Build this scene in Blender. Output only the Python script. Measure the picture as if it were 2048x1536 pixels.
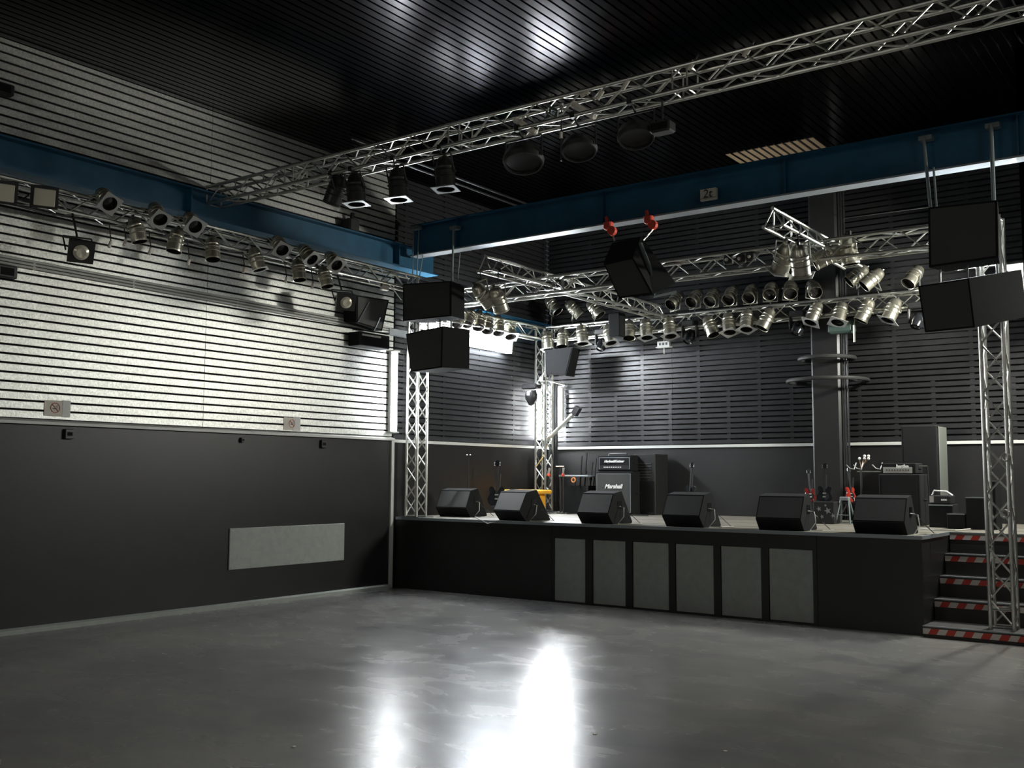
import bpy, math, random
from mathutils import Vector, Matrix, Quaternion
random.seed(4)
S = bpy.context.scene
for o in list(bpy.data.objects): bpy.data.objects.remove(o)
COL = S.collection
V = Vector

# ---------------------------------------------------------------- camera
F = 2050.0; CAM = V((0, 0, 1.65)); YAW, PIT, ROL = 0.6321176, 0.0902188, 0.005282
_fw = V((-math.sin(YAW)*math.cos(PIT), math.cos(YAW)*math.cos(PIT), math.sin(PIT)))
_r = V((math.cos(YAW), math.sin(YAW), 0)); _u = _r.cross(_fw)
RT = _r*math.cos(ROL) + _u*math.sin(ROL); UP = -_r*math.sin(ROL) + _u*math.cos(ROL); FW = _fw
cd = bpy.data.cameras.new('camera'); cam = bpy.data.objects.new('camera', cd); COL.objects.link(cam)
cd.sensor_width = 36; cd.lens = 36*F/2048; cd.clip_start = .05; cd.clip_end = 200
cam.matrix_world = Matrix(((RT.x, UP.x, -FW.x, CAM.x), (RT.y, UP.y, -FW.y, CAM.y), (RT.z, UP.z, -FW.z, CAM.z), (0, 0, 0, 1)))
S.camera = cam
# ---------------------------------------------------------------- world, exposure
w = bpy.data.worlds.new('world'); S.world = w; w.use_nodes = True
w.node_tree.nodes['Background'].inputs[0].default_value = (.55, .62, .75, 1)
w.node_tree.nodes['Background'].inputs[1].default_value = .015
S.view_settings.view_transform = 'Standard'; S.view_settings.look = 'None'
S.view_settings.gamma = 1; S.view_settings.use_curve_mapping = False
S.view_settings.exposure = 1.6
TUBE = 45.0          # strength of the work-light tubes on stage
WHITE = (.93, .97, 1.0)
FILL = 14.0          # strength of the house tubes added out of view to lift the ambient light

# measured directions in the photograph -> points on real planes of the room
def ray(px, py): return FW + RT*((px-1024)/F) - UP*((py-768)/F)
def on_x(px, py, X): d = ray(px, py); return CAM + d*((X-CAM.x)/d.x)
def on_y(px, py, Y): d = ray(px, py); return CAM + d*((Y-CAM.y)/d.y)
def on_z(px, py, Z): d = ray(px, py); return CAM + d*((Z-CAM.z)/d.z)

# ---------------------------------------------------------------- room dimensions
XL, YF, YB, ZC, ZS = -10.55, 11.45, 15.5, 6.25, 1.04     # left wall, stage front, back wall, ceiling, stage height
XE = -2.98                                              # right end of the stage front
ZL = 2.19                                               # ledge height

# ---------------------------------------------------------------- materials
def mat(name, col, rough=.5, metal=0., bump=None, var=0., vscale=6., spec=.5, emit=None, coat=0., rvar=0.):
    m = bpy.data.materials.new(name); m.use_nodes = True; nt = m.node_tree; b = nt.nodes['Principled BSDF']
    b.inputs['Base Color'].default_value = (*col, 1); b.inputs['Roughness'].default_value = rough
    b.inputs['Metallic'].default_value = metal; b.inputs['Specular IOR Level'].default_value = spec
    if coat: b.inputs['Coat Weight'].default_value = coat; b.inputs['Coat Roughness'].default_value = .15
    if emit:
        b.inputs['Emission Color'].default_value = (*emit[0], 1); b.inputs['Emission Strength'].default_value = emit[1]
    if var or bump or rvar:
        tc = nt.nodes.new('ShaderNodeTexCoord'); ge = nt.nodes.new('ShaderNodeNewGeometry')
        n = nt.nodes.new('ShaderNodeTexNoise'); n.inputs['Scale'].default_value = vscale; n.inputs['Detail'].default_value = 6
        nt.links.new(ge.outputs['Position'], n.inputs['Vector'])
        if var:
            r = nt.nodes.new('ShaderNodeMapRange'); r.inputs['To Min'].default_value = 1-var; r.inputs['To Max'].default_value = 1+var
            nt.links.new(n.outputs['Fac'], r.inputs['Value']); r.inputs['From Min'].default_value = .3; r.inputs['From Max'].default_value = .7
            mx = nt.nodes.new('ShaderNodeVectorMath'); mx.operation = 'SCALE'; mx.inputs[0].default_value = col
            nt.links.new(r.outputs['Result'], mx.inputs['Scale']); nt.links.new(mx.outputs['Vector'], b.inputs['Base Color'])
        if rvar:
            r2 = nt.nodes.new('ShaderNodeMapRange'); r2.inputs['To Min'].default_value = rough-rvar; r2.inputs['To Max'].default_value = rough+rvar
            r2.inputs['From Min'].default_value = .3; r2.inputs['From Max'].default_value = .7
            nt.links.new(n.outputs['Fac'], r2.inputs['Value']); nt.links.new(r2.outputs['Result'], b.inputs['Roughness'])
        if bump:
            n2 = nt.nodes.new('ShaderNodeTexNoise'); n2.inputs['Scale'].default_value = bump[0]; n2.inputs['Detail'].default_value = 4
            nt.links.new(ge.outputs['Position'], n2.inputs['Vector'])
            bp = nt.nodes.new('ShaderNodeBump'); bp.inputs['Strength'].default_value = bump[1]; bp.inputs['Distance'].default_value = .01
            nt.links.new(n2.outputs['Fac'], bp.inputs['Height']); nt.links.new(bp.outputs['Normal'], b.inputs['Normal'])
    return m
def floor_mat():
    m = mat('concrete_floor', (.1, .1, .105), .36, 0, spec=.24)
    nt = m.node_tree; b = nt.nodes['Principled BSDF']; L = nt.links.new
    ge = nt.nodes.new('ShaderNodeNewGeometry')
    def noise(sc, det=5, dist=0., stretch=None):
        n = nt.nodes.new('ShaderNodeTexNoise'); n.inputs['Scale'].default_value = sc; n.inputs['Detail'].default_value = det
        n.inputs['Distortion'].default_value = dist
        if stretch:
            mp = nt.nodes.new('ShaderNodeMapping'); mp.inputs['Scale'].default_value = stretch; L(ge.outputs['Position'], mp.inputs['Vector']); L(mp.outputs['Vector'], n.inputs['Vector'])
        else: L(ge.outputs['Position'], n.inputs['Vector'])
        return n
    n1 = noise(.5, 6, .5); n2 = noise(1.9, 7, .8, (.8, 1.3, 1)); n3 = noise(40, 3)
    cr = nt.nodes.new('ShaderNodeValToRGB'); cr.color_ramp.elements[0].position = .3; cr.color_ramp.elements[0].color = (.14, .14, .148, 1)
    cr.color_ramp.elements[1].position = .7; cr.color_ramp.elements[1].color = (.27, .262, .235, 1)
    a = nt.nodes.new('ShaderNodeMath'); a.operation = 'MULTIPLY_ADD'; a.inputs[1].default_value = .35
    L(n2.outputs['Fac'], a.inputs[0]); s = nt.nodes.new('ShaderNodeMath'); s.operation = 'MULTIPLY'; s.inputs[1].default_value = .66
    L(n1.outputs['Fac'], s.inputs[0]); L(s.outputs[0], a.inputs[2]); L(a.outputs[0], cr.inputs['Fac']); L(cr.outputs['Color'], b.inputs['Base Color'])
    rr = nt.nodes.new('ShaderNodeMapRange'); rr.inputs['From Min'].default_value = .3; rr.inputs['From Max'].default_value = .7
    rr.inputs['To Min'].default_value = .22; rr.inputs['To Max'].default_value = .30; L(n2.outputs['Fac'], rr.inputs['Value']); L(rr.outputs['Result'], b.inputs['Roughness'])
    bp = nt.nodes.new('ShaderNodeBump'); bp.inputs['Strength'].default_value = .05; bp.inputs['Distance'].default_value = .01
    ad = nt.nodes.new('ShaderNodeMath'); ad.operation = 'ADD'; L(n2.outputs['Fac'], ad.inputs[0]); L(n3.outputs['Fac'], ad.inputs[1])
    L(ad.outputs[0], bp.inputs['Height']); L(bp.outputs['Normal'], b.inputs['Normal'])
    return m
M = dict(
 floor=floor_mat(),
 panel=mat('black_panel', (.013, .0128, .013), .42, var=.15, vscale=3, bump=(60, .05)),
 dark=mat('dark_void', (.012, .012, .013), .8),
 silver=mat('silver_slat', (.60, .61, .575), .36, .75, bump=(90, .25), var=.22, vscale=45),
 bslat=mat('black_slat', (.036, .037, .039), .30, .4, bump=(50, .12), var=.15, vscale=8),
 cslat=mat('ceiling_slat', (.036, .035, .038), .18, 1., bump=(4, .04), spec=.3),
 beige=mat('lit_patch_slat', (.26, .19, .12), .5),  # slats coloured lighter to paint a warm lit patch of ceiling
 white=mat('white_trim', (.62, .63, .6), .45),
 paper=mat('paper', (.72, .68, .6), .7),
 red=mat('red_ink', (.45, .08, .06), .6),
 blue=mat('blue_steel', (.016, .10, .185), .42, 0, var=.12, vscale=5),
 flange=mat('flange_grey', (.30, .33, .35), .35, .3),
 stagetop=mat('stage_boards', (.20, .185, .15), .5, var=.12, vscale=9),
 grille=mat('grey_grille_panel', (.34, .365, .335), .6, var=.08, vscale=14, bump=(120, .15)),
 alu=mat('aluminium_truss', (.62, .62, .58), .32, .95, var=.1, vscale=20),
 can=mat('can_aluminium', (.60, .58, .48), .30, .9, var=.12, vscale=25),
 gel=mat('gel_frame', (.50, .50, .48), .4, .4),
 lens=mat('dark_lens', (.02, .018, .017), .12, 0),
 refl=mat('lamp_reflector', (.78, .74, .6), .22, .35),
 black=mat('black_satin', (.02, .02, .021), .4),
 cab=mat('speaker_carpet', (.014, .0145, .015), .9, spec=.15, bump=(150, .2)),
 mgrille=mat('monitor_grille', (.045, .046, .044), .55, bump=(140, .3)),
 cable=mat('cable_rubber', (.03, .03, .03), .5),
 wcable=mat('pale_cable', (.5, .5, .45), .5),
 rope=mat('pole_paint', (.20, .24, .24), .4, .3),
 redp=mat('red_paint', (.62, .07, .04), .4),
 redg=mat('red_guitar', (.33, .03, .02), .12, coat=.6),
 blackg=mat('black_guitar', (.012, .013, .015), .1, coat=.8),
 wood=mat('neck_wood', (.28, .17, .08), .4),
 redd=mat('dark_red_guitar', (.10, .010, .008), .15, coat=.5),
 yellow=mat('yellow_plastic', (.85, .42, .03), .45),
 tred=mat('tape_red', (.50, .035, .02), .5), twhite=mat('tape_white', (.62, .57, .52), .5),
 step=mat('step_black', (.03, .028, .027), .6),
 silver2=mat('amp_faceplate', (.5, .5, .47), .35, .6),
 letter=mat('white_lettering', (.85, .85, .82), .5),
 sidegrey=mat('lit_side_grey', (.13, .14, .125), .6),  # paler grey that paints the lit side of the tall speaker
 green=mat('green_box', (.05, .085, .072), .5),
 tube=mat('tube_diffuser', (.9, .9, .9), .5, emit=(WHITE, TUBE)),
 hot=mat('hot_tube_diffuser', (.9, .9, .9), .5, emit=(WHITE, TUBE*2.7)),
 row=mat('row_tube_diffuser', (.9, .9, .9), .5, emit=((.88, .94, 1.0), TUBE*1.35)),
 flood=mat('flood_tube_diffuser', (.9, .9, .9), .5, emit=((1., .99, .90), TUBE*3.3)),
 hall=mat('hall_tube_diffuser', (.9, .9, .9), .5, emit=((1., .99, .90), TUBE*1.2)),
 fill=mat('fill_tube', (.9, .9, .9), .5, emit=((1., .97, .88), FILL)),
)

M['cslat'].node_tree.nodes['Principled BSDF'].inputs['Specular Tint'].default_value = (.6, .6, .6, 1)
# ---------------------------------------------------------------- mesh collector
class MB:
    def __init__(s): s.v = []; s.f = []; s.sm = []
    def add(s, vs, fs, smooth=False):
        n = len(s.v); s.v += [tuple(v) for v in vs]; s.f += [tuple(i+n for i in f) for f in fs]; s.sm += [smooth]*len(fs); return s
    def box(s, a, b, m=None):
        x0, y0, z0 = (min(a[i], b[i]) for i in range(3)); x1, y1, z1 = (max(a[i], b[i]) for i in range(3))
        vs = [V(p) for p in ((x0,y0,z0),(x1,y0,z0),(x1,y1,z0),(x0,y1,z0),(x0,y0,z1),(x1,y0,z1),(x1,y1,z1),(x0,y1,z1))]
        if m: vs = [m @ v for v in vs]
        return s.add(vs, ((0,3,2,1),(4,5,6,7),(0,1,5,4),(1,2,6,5),(2,3,7,6),(3,0,4,7)))
    def cbox(s, c, size, m=None):
        h = V(size)/2
        mm = Matrix.Translation(V(c)) @ (m.to_4x4() if m else Matrix.Identity(4))
        return s.box(-h, h, mm)
    def bevbox(s, a, b, r=.012, m=None):
        # box with chamfered vertical and horizontal edges: three stacked octagon-like loops
        x0, y0, z0 = (min(a[i], b[i]) for i in range(3)); x1, y1, z1 = (max(a[i], b[i]) for i in range(3))
        def loop(z, i): return [(x0+i+r,y0+i,z),(x1-i-r,y0+i,z),(x1-i,y0+i+r,z),(x1-i,y1-i-r,z),(x1-i-r,y1-i,z),(x0+i+r,y1-i,z),(x0+i,y1-i-r,z),(x0+i,y0+i+r,z)]
        vs = loop(z0, r)+loop(z0+r, 0)+loop(z1-r, 0)+loop(z1, r); vs = [V(p) for p in vs]
        if m: vs = [m @ v for v in vs]
        fs = [tuple(range(7, -1, -1)), tuple(range(24, 32))]
        for k in range(3):
            for i in range(8): j = (i+1) % 8; fs.append((k*8+i, k*8+j, k*8+8+j, k*8+8+i))
        return s.add(vs, fs)
    def tube(s, p0, p1, r, n=8, r1=None):
        p0, p1 = V(p0), V(p1); d = (p1-p0)
        if d.length < 1e-6: return s
        q = d.to_track_quat('Z', 'Y'); r1 = r if r1 is None else r1; vs = []
        for p, rr in ((p0, r), (p1, r1)):
            for i in range(n): a = 2*math.pi*i/n; vs.append(p + q @ V((rr*math.cos(a), rr*math.sin(a), 0)))
        s.add(vs, [(i, (i+1) % n, n+(i+1) % n, n+i) for i in range(n)], True)
        return s.add(vs, [tuple(range(n-1, -1, -1)), tuple(range(n, 2*n))])
    def path(s, pts, r, n=6):
        pts = [V(p) for p in pts]; rings = []
        for k, p in enumerate(pts):
            d = (pts[min(k+1, len(pts)-1)] - pts[max(k-1, 0)]).normalized(); q = d.to_track_quat('Z', 'Y')
            rings.append([p + q @ V((r*math.cos(2*math.pi*i/n), r*math.sin(2*math.pi*i/n), 0)) for i in range(n)])
        # align rings to avoid twist
        vs = list(rings[0]); prev = rings[0]
        for rg in rings[1:]:
            best = min(range(n), key=lambda o: (rg[o]-prev[0]).length); rg = rg[best:]+rg[:best]; vs += rg; prev = rg
        fs = []
        for k in range(len(pts)-1):
            for i in range(n): j = (i+1) % n; fs.append((k*n+i, k*n+j, k*n+n+j, k*n+n+i))
        fs += [tuple(range(n-1, -1, -1)), tuple(range((len(pts)-1)*n, len(pts)*n))]
        return s.add(vs, fs, True)
    def lathe(s, prof, n=16, m=None):
        vs = []
        for r, z in prof:
            for i in range(n): a = 2*math.pi*i/n; vs.append(V((r*math.cos(a), r*math.sin(a), z)))
        if m: vs = [m @ v for v in vs]
        fs = []
        for k in range(len(prof)-1):
            for i in range(n): j = (i+1) % n; fs.append((k*n+i, k*n+j, k*n+n+j, k*n+n+i))
        return s.add(vs, fs, True)
    def prism(s, poly, axis, a, b, m=None):
        # poly: 2D points; axis 'x' -> (y,z), 'y' -> (x,z), 'z' -> (x,y)
        def P(p, t): return V({'x': (t, p[0], p[1]), 'y': (p[0], t, p[1]), 'z': (p[0], p[1], t)}[axis])
        n = len(poly); vs = [P(p, a) for p in poly]+[P(p, b) for p in poly]
        if m: vs = [m @ v for v in vs]
        return s.add(vs, [tuple(range(n-1, -1, -1)), tuple(range(n, 2*n))]+[(i, (i+1) % n, n+(i+1) % n, n+i) for i in range(n)])
    def torus(s, c, R_, r, n=32, k=6, m=None):
        vs = []
        for i in range(n):
            a = 2*math.pi*i/n
            for j in range(k):
                b = 2*math.pi*j/k; vs.append(V((( R_+r*math.cos(b))*math.cos(a), (R_+r*math.cos(b))*math.sin(a), r*math.sin(b))))
        if m: vs = [m @ v for v in vs]
        vs = [v+V(c) for v in vs]
        return s.add(vs, [(i*k+j, ((i+1) % n)*k+j, ((i+1) % n)*k+(j+1) % k, i*k+(j+1) % k) for i in range(n) for j in range(k)], True)
    def mesh(s, name, material, org=V((0, 0, 0))):
        me = bpy.data.meshes.new(name); me.from_pydata([tuple(V(v)-org) for v in s.v], [], s.f)
        me.polygons.foreach_set('use_smooth', s.sm); me.materials.append(material)
        me.update()
        if any(s.sm): me.set_sharp_from_angle(angle=.62)
        return me
    def obj(s, name, material, parent=None, label=None, world=True):
        org = wloc(parent) if (parent and world) else V((0, 0, 0))
        return link(name, s.mesh(name, material, org), parent, label)
def wloc(o):
    p = V((0, 0, 0))
    while o: p = p + o.location; o = o.parent
    return p
def link(name, me, parent=None, label=None):
    o = bpy.data.objects.new(name, me); COL.objects.link(o)
    if parent: o.parent = parent
    if label: o['label'] = label
    return o
def thing(name, label, cat, loc=(0, 0, 0), group=None):
    o = bpy.data.objects.new(name, None); COL.objects.link(o); o.location = loc; o.empty_display_size = .1
    o['label'] = label; o['category'] = cat
    if group: o['group'] = group
    return o
def struct(o, label=None, cat=None):
    o['kind'] = 'structure'
    if label: o['label'] = label
    if cat: o['category'] = cat
    return o
def sroot(name, label, cat, loc=(0, 0, 0)):
    o = thing(name, label, cat, loc); o['kind'] = 'structure'; return o
_cyl = {}
def strut(parent, name, p0, p1, r, material, n=8):
    key = (material.name, n)
    if key not in _cyl: _cyl[key] = MB().tube((0, 0, 0), (0, 0, 1), 1, n).mesh('strut', material)
    p0, p1 = V(p0), V(p1); o = link(name, _cyl[key], parent); d = p1-p0
    o.location = p0 - wloc(parent); o.rotation_mode = 'QUATERNION'; o.rotation_quaternion = d.to_track_quat('Z', 'Y'); o.scale = (r, r, d.length)
    return o
_box = {}
def slat(parent, name, a, b, material):
    key = material.name
    if key not in _box: _box[key] = MB().box((0, 0, 0), (1, 1, 1)).mesh(name, material)
    o = link(name, _box[key], parent); a, b = V(a), V(b)
    lo = V([min(a[i], b[i]) for i in range(3)]); hi = V([max(a[i], b[i]) for i in range(3)])
    o.location = lo - wloc(parent); o.scale = hi-lo; return o
def text_mb(txt, size, origin, xdir, ydir, shear=0., depth=.004, bold=0.):
    cu = bpy.data.curves.new('lettering', 'FONT'); cu.body = txt; cu.size = size; cu.extrude = depth; cu.shear = shear; cu.offset = bold
    cu.align_x = 'CENTER'; cu.align_y = 'CENTER'; cu.resolution_u = 2
    o = bpy.data.objects.new('lettering', cu); COL.objects.link(o)
    bpy.context.view_layer.update()
    me = bpy.data.meshes.new_from_object(o.evaluated_get(bpy.context.evaluated_depsgraph_get()))
    x, y = V(xdir).normalized(), V(ydir).normalized(); z = x.cross(y)
    vs = [V(origin)+x*v.co.x+y*v.co.y+z*v.co.z for v in me.vertices]; fs = [tuple(p.vertices) for p in me.polygons]
    bpy.data.objects.remove(o); bpy.data.curves.remove(cu); bpy.data.meshes.remove(me)
    return MB().add(vs, fs)
ORD = ['first', 'second', 'third', 'fourth', 'fifth', 'sixth', 'seventh', 'eighth', 'ninth', 'tenth', 'eleventh', 'twelfth', 'thirteenth', 'fourteenth', 'fifteenth', 'sixteenth']

# ================================================================ the room
X1, Y0 = 4.0, -4.0
struct(MB().box((XL-.2, Y0, -.1), (X1, YB+.1, 0)).obj('floor', M['floor']), 'grey painted concrete floor with scuffs and glossy patches', 'floor')
# ceiling: dark backing with long glossy slats running front to back
ce = sroot('ceiling', 'black ceiling of long narrow glossy slats', 'ceiling', (0, 0, ZC))
MB().box((XL-.2, Y0, ZC+.05), (X1, YB+.1, ZC+.12)).obj('backing', M['dark'], ce)
x = XL+.02
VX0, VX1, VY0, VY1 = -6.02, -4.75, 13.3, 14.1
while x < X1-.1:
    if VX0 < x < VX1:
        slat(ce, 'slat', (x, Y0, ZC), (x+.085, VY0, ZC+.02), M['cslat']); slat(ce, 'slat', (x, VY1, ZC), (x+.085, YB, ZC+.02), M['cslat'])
    else: slat(ce, 'slat', (x, Y0, ZC), (x+.085, YB, ZC+.02), M['cslat'])
    x += .11
vt = thing('painted_lit_patch', 'beige slats painting a warm lit patch in the black ceiling just above the blue cross beam', 'patch', (-5.4, 13.7, ZC))  # stands in for light on the ceiling, put into the slat colour
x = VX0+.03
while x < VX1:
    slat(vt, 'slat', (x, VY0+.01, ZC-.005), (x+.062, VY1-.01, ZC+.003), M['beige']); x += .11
# left wall
wl = sroot('wall_left', 'left wall, silver horizontal slats above and black panelling below', 'wall', (XL, 4, 0))
MB().box((XL-.2, Y0, 0), (XL, 11.38, ZL)).obj('lower_panel', M['panel'], wl, 'smooth black lower panelling')
MB().box((XL-.2, Y0, ZL), (XL-.05, 11.38, ZC)).obj('backing', M['dark'], wl)
MB().prism([(XL-.05, ZL-.01), (XL+.05, ZL-.01), (XL+.05, ZL+.02), (XL-.05, ZL+.05)], 'y', Y0, 11.38).obj('ledge', M['white'], wl, 'white ledge between panelling and slats')
z = ZL+.055
JN = (Y0, 4.9, 7.95, 11.36)
rown = 0
while z < ZC-.03:
    for a, b in zip(JN[:-1], JN[1:]):
        slat(wl, 'slat', (XL-.02, a+.003, z), (XL+.002*random.random(), b-.003, min(z+.073, ZC-.005)), M['silver'])
    z += .0965; rown += 1
ws = sroot('wall_left_stage', 'black slatted side wall left of the stage', 'wall', (XL, 13.4, 0))
MB().box((XL-.2, 11.38, 0), (XL, YB, ZL-.03)).obj('lower_panel', M['panel'], ws)
MB().box((XL-.2, 11.38, ZL-.03), (XL-.05, YB, ZC)).obj('backing', M['dark'], ws)
MB().box((XL-.05, 11.38, ZL-.035), (XL+.03, YB, ZL+.01)).obj('ledge', M['white'], ws, 'white ledge')
z = ZL+.025
while z < ZC-.03:
    slat(ws, 'slat', (XL-.02, 11.39, z), (XL+.001, YB-.01, min(z+.062, ZC-.005)), M['bslat']); z += .0865
for k in range(5): MB().box((XL-.03, 11.6+k*.95, ZL+.02), (XL-.012, 11.66+k*.95, ZC)).obj('stud', M['bslat'], ws)
# vertical trim at the end of the silver wall, low kerb along the floor
struct(MB().box((XL, 11.33, 0), (XL+.03, 11.39, ZL)).obj('trim_1', M['white']), 'white vertical trim where the left wall meets the stage', 'trim')
struct(MB().prism([(XL, 0), (XL+.07, 0), (XL+.07, .045), (XL, .06)], 'y', Y0, 11.32).obj('baseboard_left', M['grille']), 'low grey skirting along the foot of the left wall', 'baseboard')
# back wall
XR = -1.95
wb = sroot('wall_back', 'black slatted back wall of the stage', 'wall', (-6, YB, 0))
MB().box((XL, YB, 0), (XR, YB+.2, ZL-.04)).obj('lower_panel', M['panel'], wb)
MB().box((XL, YB+.05, ZL-.04), (XR, YB+.2, ZC)).obj('backing', M['dark'], wb)
MB().box((XL, YB-.03, ZL-.045), (XR, YB+.05, ZL)).obj('ledge', M['white'], wb, 'white ledge')
z = ZL+.015; joints = [XL, -8.0, -5.2, XR]
while z < ZC-.03:
    for a, b in zip(joints[:-1], joints[1:]):
        slat(wb, 'slat', (a+.002, YB-.001, z), (b-.002, YB+.02, min(z+.062, ZC-.005)), M['bslat'])
    z += .0865
x = XL+.35; k = 0
while x < XR:
    MB().box((x, YB+.012, ZL), (x+.06, YB+.035, ZC if k % 2 else 3.1)).obj('stud', M['bslat'], wb); x += .53; k += 1
# stage right side wall, hall right wall, hall rear wall
struct(MB().box((XR, 11.78, 0), (XR+.15, YB, ZC)).obj('wall_right_stage', M['dark']), 'black wall right of the stage', 'wall')
struct(MB().box((XR, 11.78, 0), (X1, 11.9, ZC)).obj('wall_front_right', M['panel']), 'black wall beside the stage stairs', 'wall')
struct(MB().box((X1, Y0, 0), (X1+.15, 11.9, ZC)).obj('wall_right', M['panel']), 'dark right wall of the hall', 'wall')
struct(MB().box((XL-.2, Y0-.15, 0), (X1+.15, Y0, ZC+.1)).obj('wall_rear', M['panel']), 'dark rear wall of the hall', 'wall')

# ---------------------------------------------------------------- the blue steel beams
def ibeam(name, label, a, b, y_or_x, axis, z0, z1, w=.24, rib=()):
    t = thing(name, label, 'beam', tuple((V(a)+V(b))/2))
    c = y_or_x; tf = .02
    def P(lo, hi, zz0, zz1): return MB().box((lo, a[1], zz0), (hi, b[1], zz1)) if axis == 'y' else MB().box((a[0], lo, zz0), (b[0], hi, zz1))
    P(c-.01, c+.01, z0+tf, z1-tf).obj('web', M['blue'], t)
    P(c-w/2, c+w/2, z1-tf, z1).obj('top_flange', M['blue'], t)
    P(c-w/2, c+w/2, z0, z0+tf).obj('bottom_flange', M['flange'] if axis == 'x' else M['blue'], t, 'underside of the beam, coloured pale grey to look lit' if axis == 'x' else None)  # cross beam's bottom flange coloured paler, standing for light on it
    for q in rib:
        (MB().box((c-w/2+.01, q, z0+tf), (c+w/2-.01, q+.015, z1-tf)) if axis == 'y' else MB().box((q, c-w/2+.01, z0+tf), (q+.015, c+w/2-.01, z1-tf))).obj('stiffener', M['blue'], t)
    return t
ibeam('steel_beam', 'blue steel beam running along the silver slatted left wall', (XL+.13, Y0, 4.95), (XL+.13, 12.1, 4.95), XL+.13, 'y', 4.78, 5.13, .24, (3, 7.5, 11.2))
ibeam('steel_beam', 'wide blue steel cross beam above the front of the stage', (XL+.27, 11.5, 5.2), (X1-.02, 11.5, 5.2), 11.5, 'x', 4.96, 5.44, .2, (-9.4, -6.9, -4.4, -1.9))
ibeam('steel_beam', 'short blue beam low on the side wall behind the stage trusses', (XL+.08, 13.3, 4.2), (XL+.08, YB-.05, 4.2), XL+.08, 'y', 4.12, 4.42, .14)
# sign on the beam
sp = on_y(1416, 389, 11.385); a = on_y(1401, 389, 11.38); b = on_y(1432, 389, 11.38)
t = thing('load_sign', 'small white load sign reading 2t on the blue cross beam', 'sign', tuple(sp))
MB().box((a.x, 11.372, sp.z-.07), (b.x, 11.43, sp.z+.07)).obj('plate', M['paper'], t)
text_mb('2t', .15, sp+V((0, -.016, .005)), (1, 0, 0), (0, 0, 1), .1, .001).obj('lettering', M['black'], t)
MB().box((a.x+.005, 11.3705, sp.z-.05), (b.x-.005, 11.3725, sp.z-.044)).obj('underline', M['black'], t)

# ---------------------------------------------------------------- trusses
def truss(name, label, a, b, s=.24, rc=.02, rb=.0085, step=.26, frames=(), up=(0, 0, 1), group=None, cat='truss', roll=0, phase=0, tri=False):
    a, b = V(a), V(b); d = (b-a).normalized(); L = (b-a).length; upv = V(up); sd = d.cross(upv).normalized(); uv = sd.cross(d)
    if roll: q = Quaternion(d, roll); sd = q @ sd; uv = q @ uv
    t = thing(name, label, cat, tuple(a), group); h = s/2-rc
    C = [a+sd*h*i+uv*h*j for i, j in ((-1, -1), (1, -1), (0, .8)) if tri] or [a+sd*h*i+uv*h*j for i, j in ((-1, -1), (1, -1), (1, 1), (-1, 1))]
    for c in C: strut(t, 'chord', c, c+d*L, rc, M['alu'], 10)
    n = max(2, int(round((L-.08)/step))); st = (L-.08)/n
    for f in range(len(C)):
        p, q = C[f], C[(f+1) % len(C)]
        for i in range(n):
            u0, u1 = .04+i*st, .04+(i+1)*st
            if (i+phase) % 2: strut(t, 'brace', q+d*u0, p+d*u1, rb, M['alu'], 6)
            else: strut(t, 'brace', p+d*u0, q+d*u1, rb, M['alu'], 6)
    for u_ in [.02, L-.02]+list(frames):
        for f in range(len(C)): strut(t, 'cross_bar', C[f]+d*u_, C[(f+1) % len(C)]+d*u_, rb*1.1, M['alu'], 6)
    return t
MT_Y, MT_Z = 7.9, 5.10
fr = []
for px in (597, 922, 1370):
    u_ = on_y(px, 150, MT_Y).x-(XL+.12); fr += [u_-.07, u_+.07]
truss('box_truss', 'long aluminium box truss crossing the hall under the black ceiling', (XL+.12, MT_Y, MT_Z), (1.6, MT_Y, MT_Z), .25, frames=fr)
FT_Y, FT_Z, RT_Y, RT_Z = 11.62, 4.28, 15.0, 4.18
TLX, TRX = -10.28, -2.2
truss('box_truss', 'aluminium box truss along the stage front behind the hung speakers', (TLX+.13, FT_Y, FT_Z), (TRX-.13, FT_Y, FT_Z), .26)
truss('box_truss', 'aluminium box truss along the back wall carrying most of the spotlight cans', (TLX+.13, RT_Y, RT_Z), (-2.35, RT_Y, RT_Z), .26)
truss('box_truss', 'aluminium box truss joining front and rear towers left of the stage', (TLX, FT_Y+.13, RT_Z), (TLX, RT_Y-.13, RT_Z), .24)
Lp, Rp = on_z(969, 510, 4.46), on_z(1545, 415, 4.46); Lx, Rx = Lp.x, Rp.x
Re = on_x(1690, 557, Rx-.1)
truss('box_truss', 'truss arm jutting towards the hall beside the left hung speakers', (Lx, Lp.y, 4.37), (Lx, RT_Y-.14, 4.37), .25, tri=True)
truss('box_truss', 'truss arm jutting towards the hall right of the tilted middle speaker', (Rx, Rp.y, 4.37), (Rx, max(12.0, Re.y), 4.37), .25, tri=True)
print('ARM', Lp, Rp, Re)
truss('truss_tower', 'upright truss tower at the front left corner of the stage', (TLX, 11.62, ZS), (TLX, 11.62, FT_Z+.13), .25, rb=.01, step=.24, up=(0, 1, 0))
truss('truss_tower', 'upright truss tower in the rear left corner of the stage', (TLX, RT_Y, ZS), (TLX, RT_Y, RT_Z+.13), .25, rb=.01, step=.24, up=(0, 1, 0))
TR = V((-2.235, 11.64, .12))
truss('truss_tower', 'tall truss tower standing on the bottom step right of the stage', TR, (TR.x, TR.y, FT_Z+.14), .26, rb=.0105, step=.26, up=(0, 1, 0), frames=(.2,))
for c, lab in (((TLX, 11.62, ZS), 'square black base plate under the front left truss tower'), ((TLX, RT_Y, ZS), 'square black base plate under the rear left truss tower')):
    t = MB().bevbox((c[0]-.19, c[1]-.16, c[2]), (c[0]+.19, c[1]+.19, c[2]+.012), .004).obj('base_plate', M['black']); t['label'] = lab; t['category'] = 'base plate'
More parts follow.
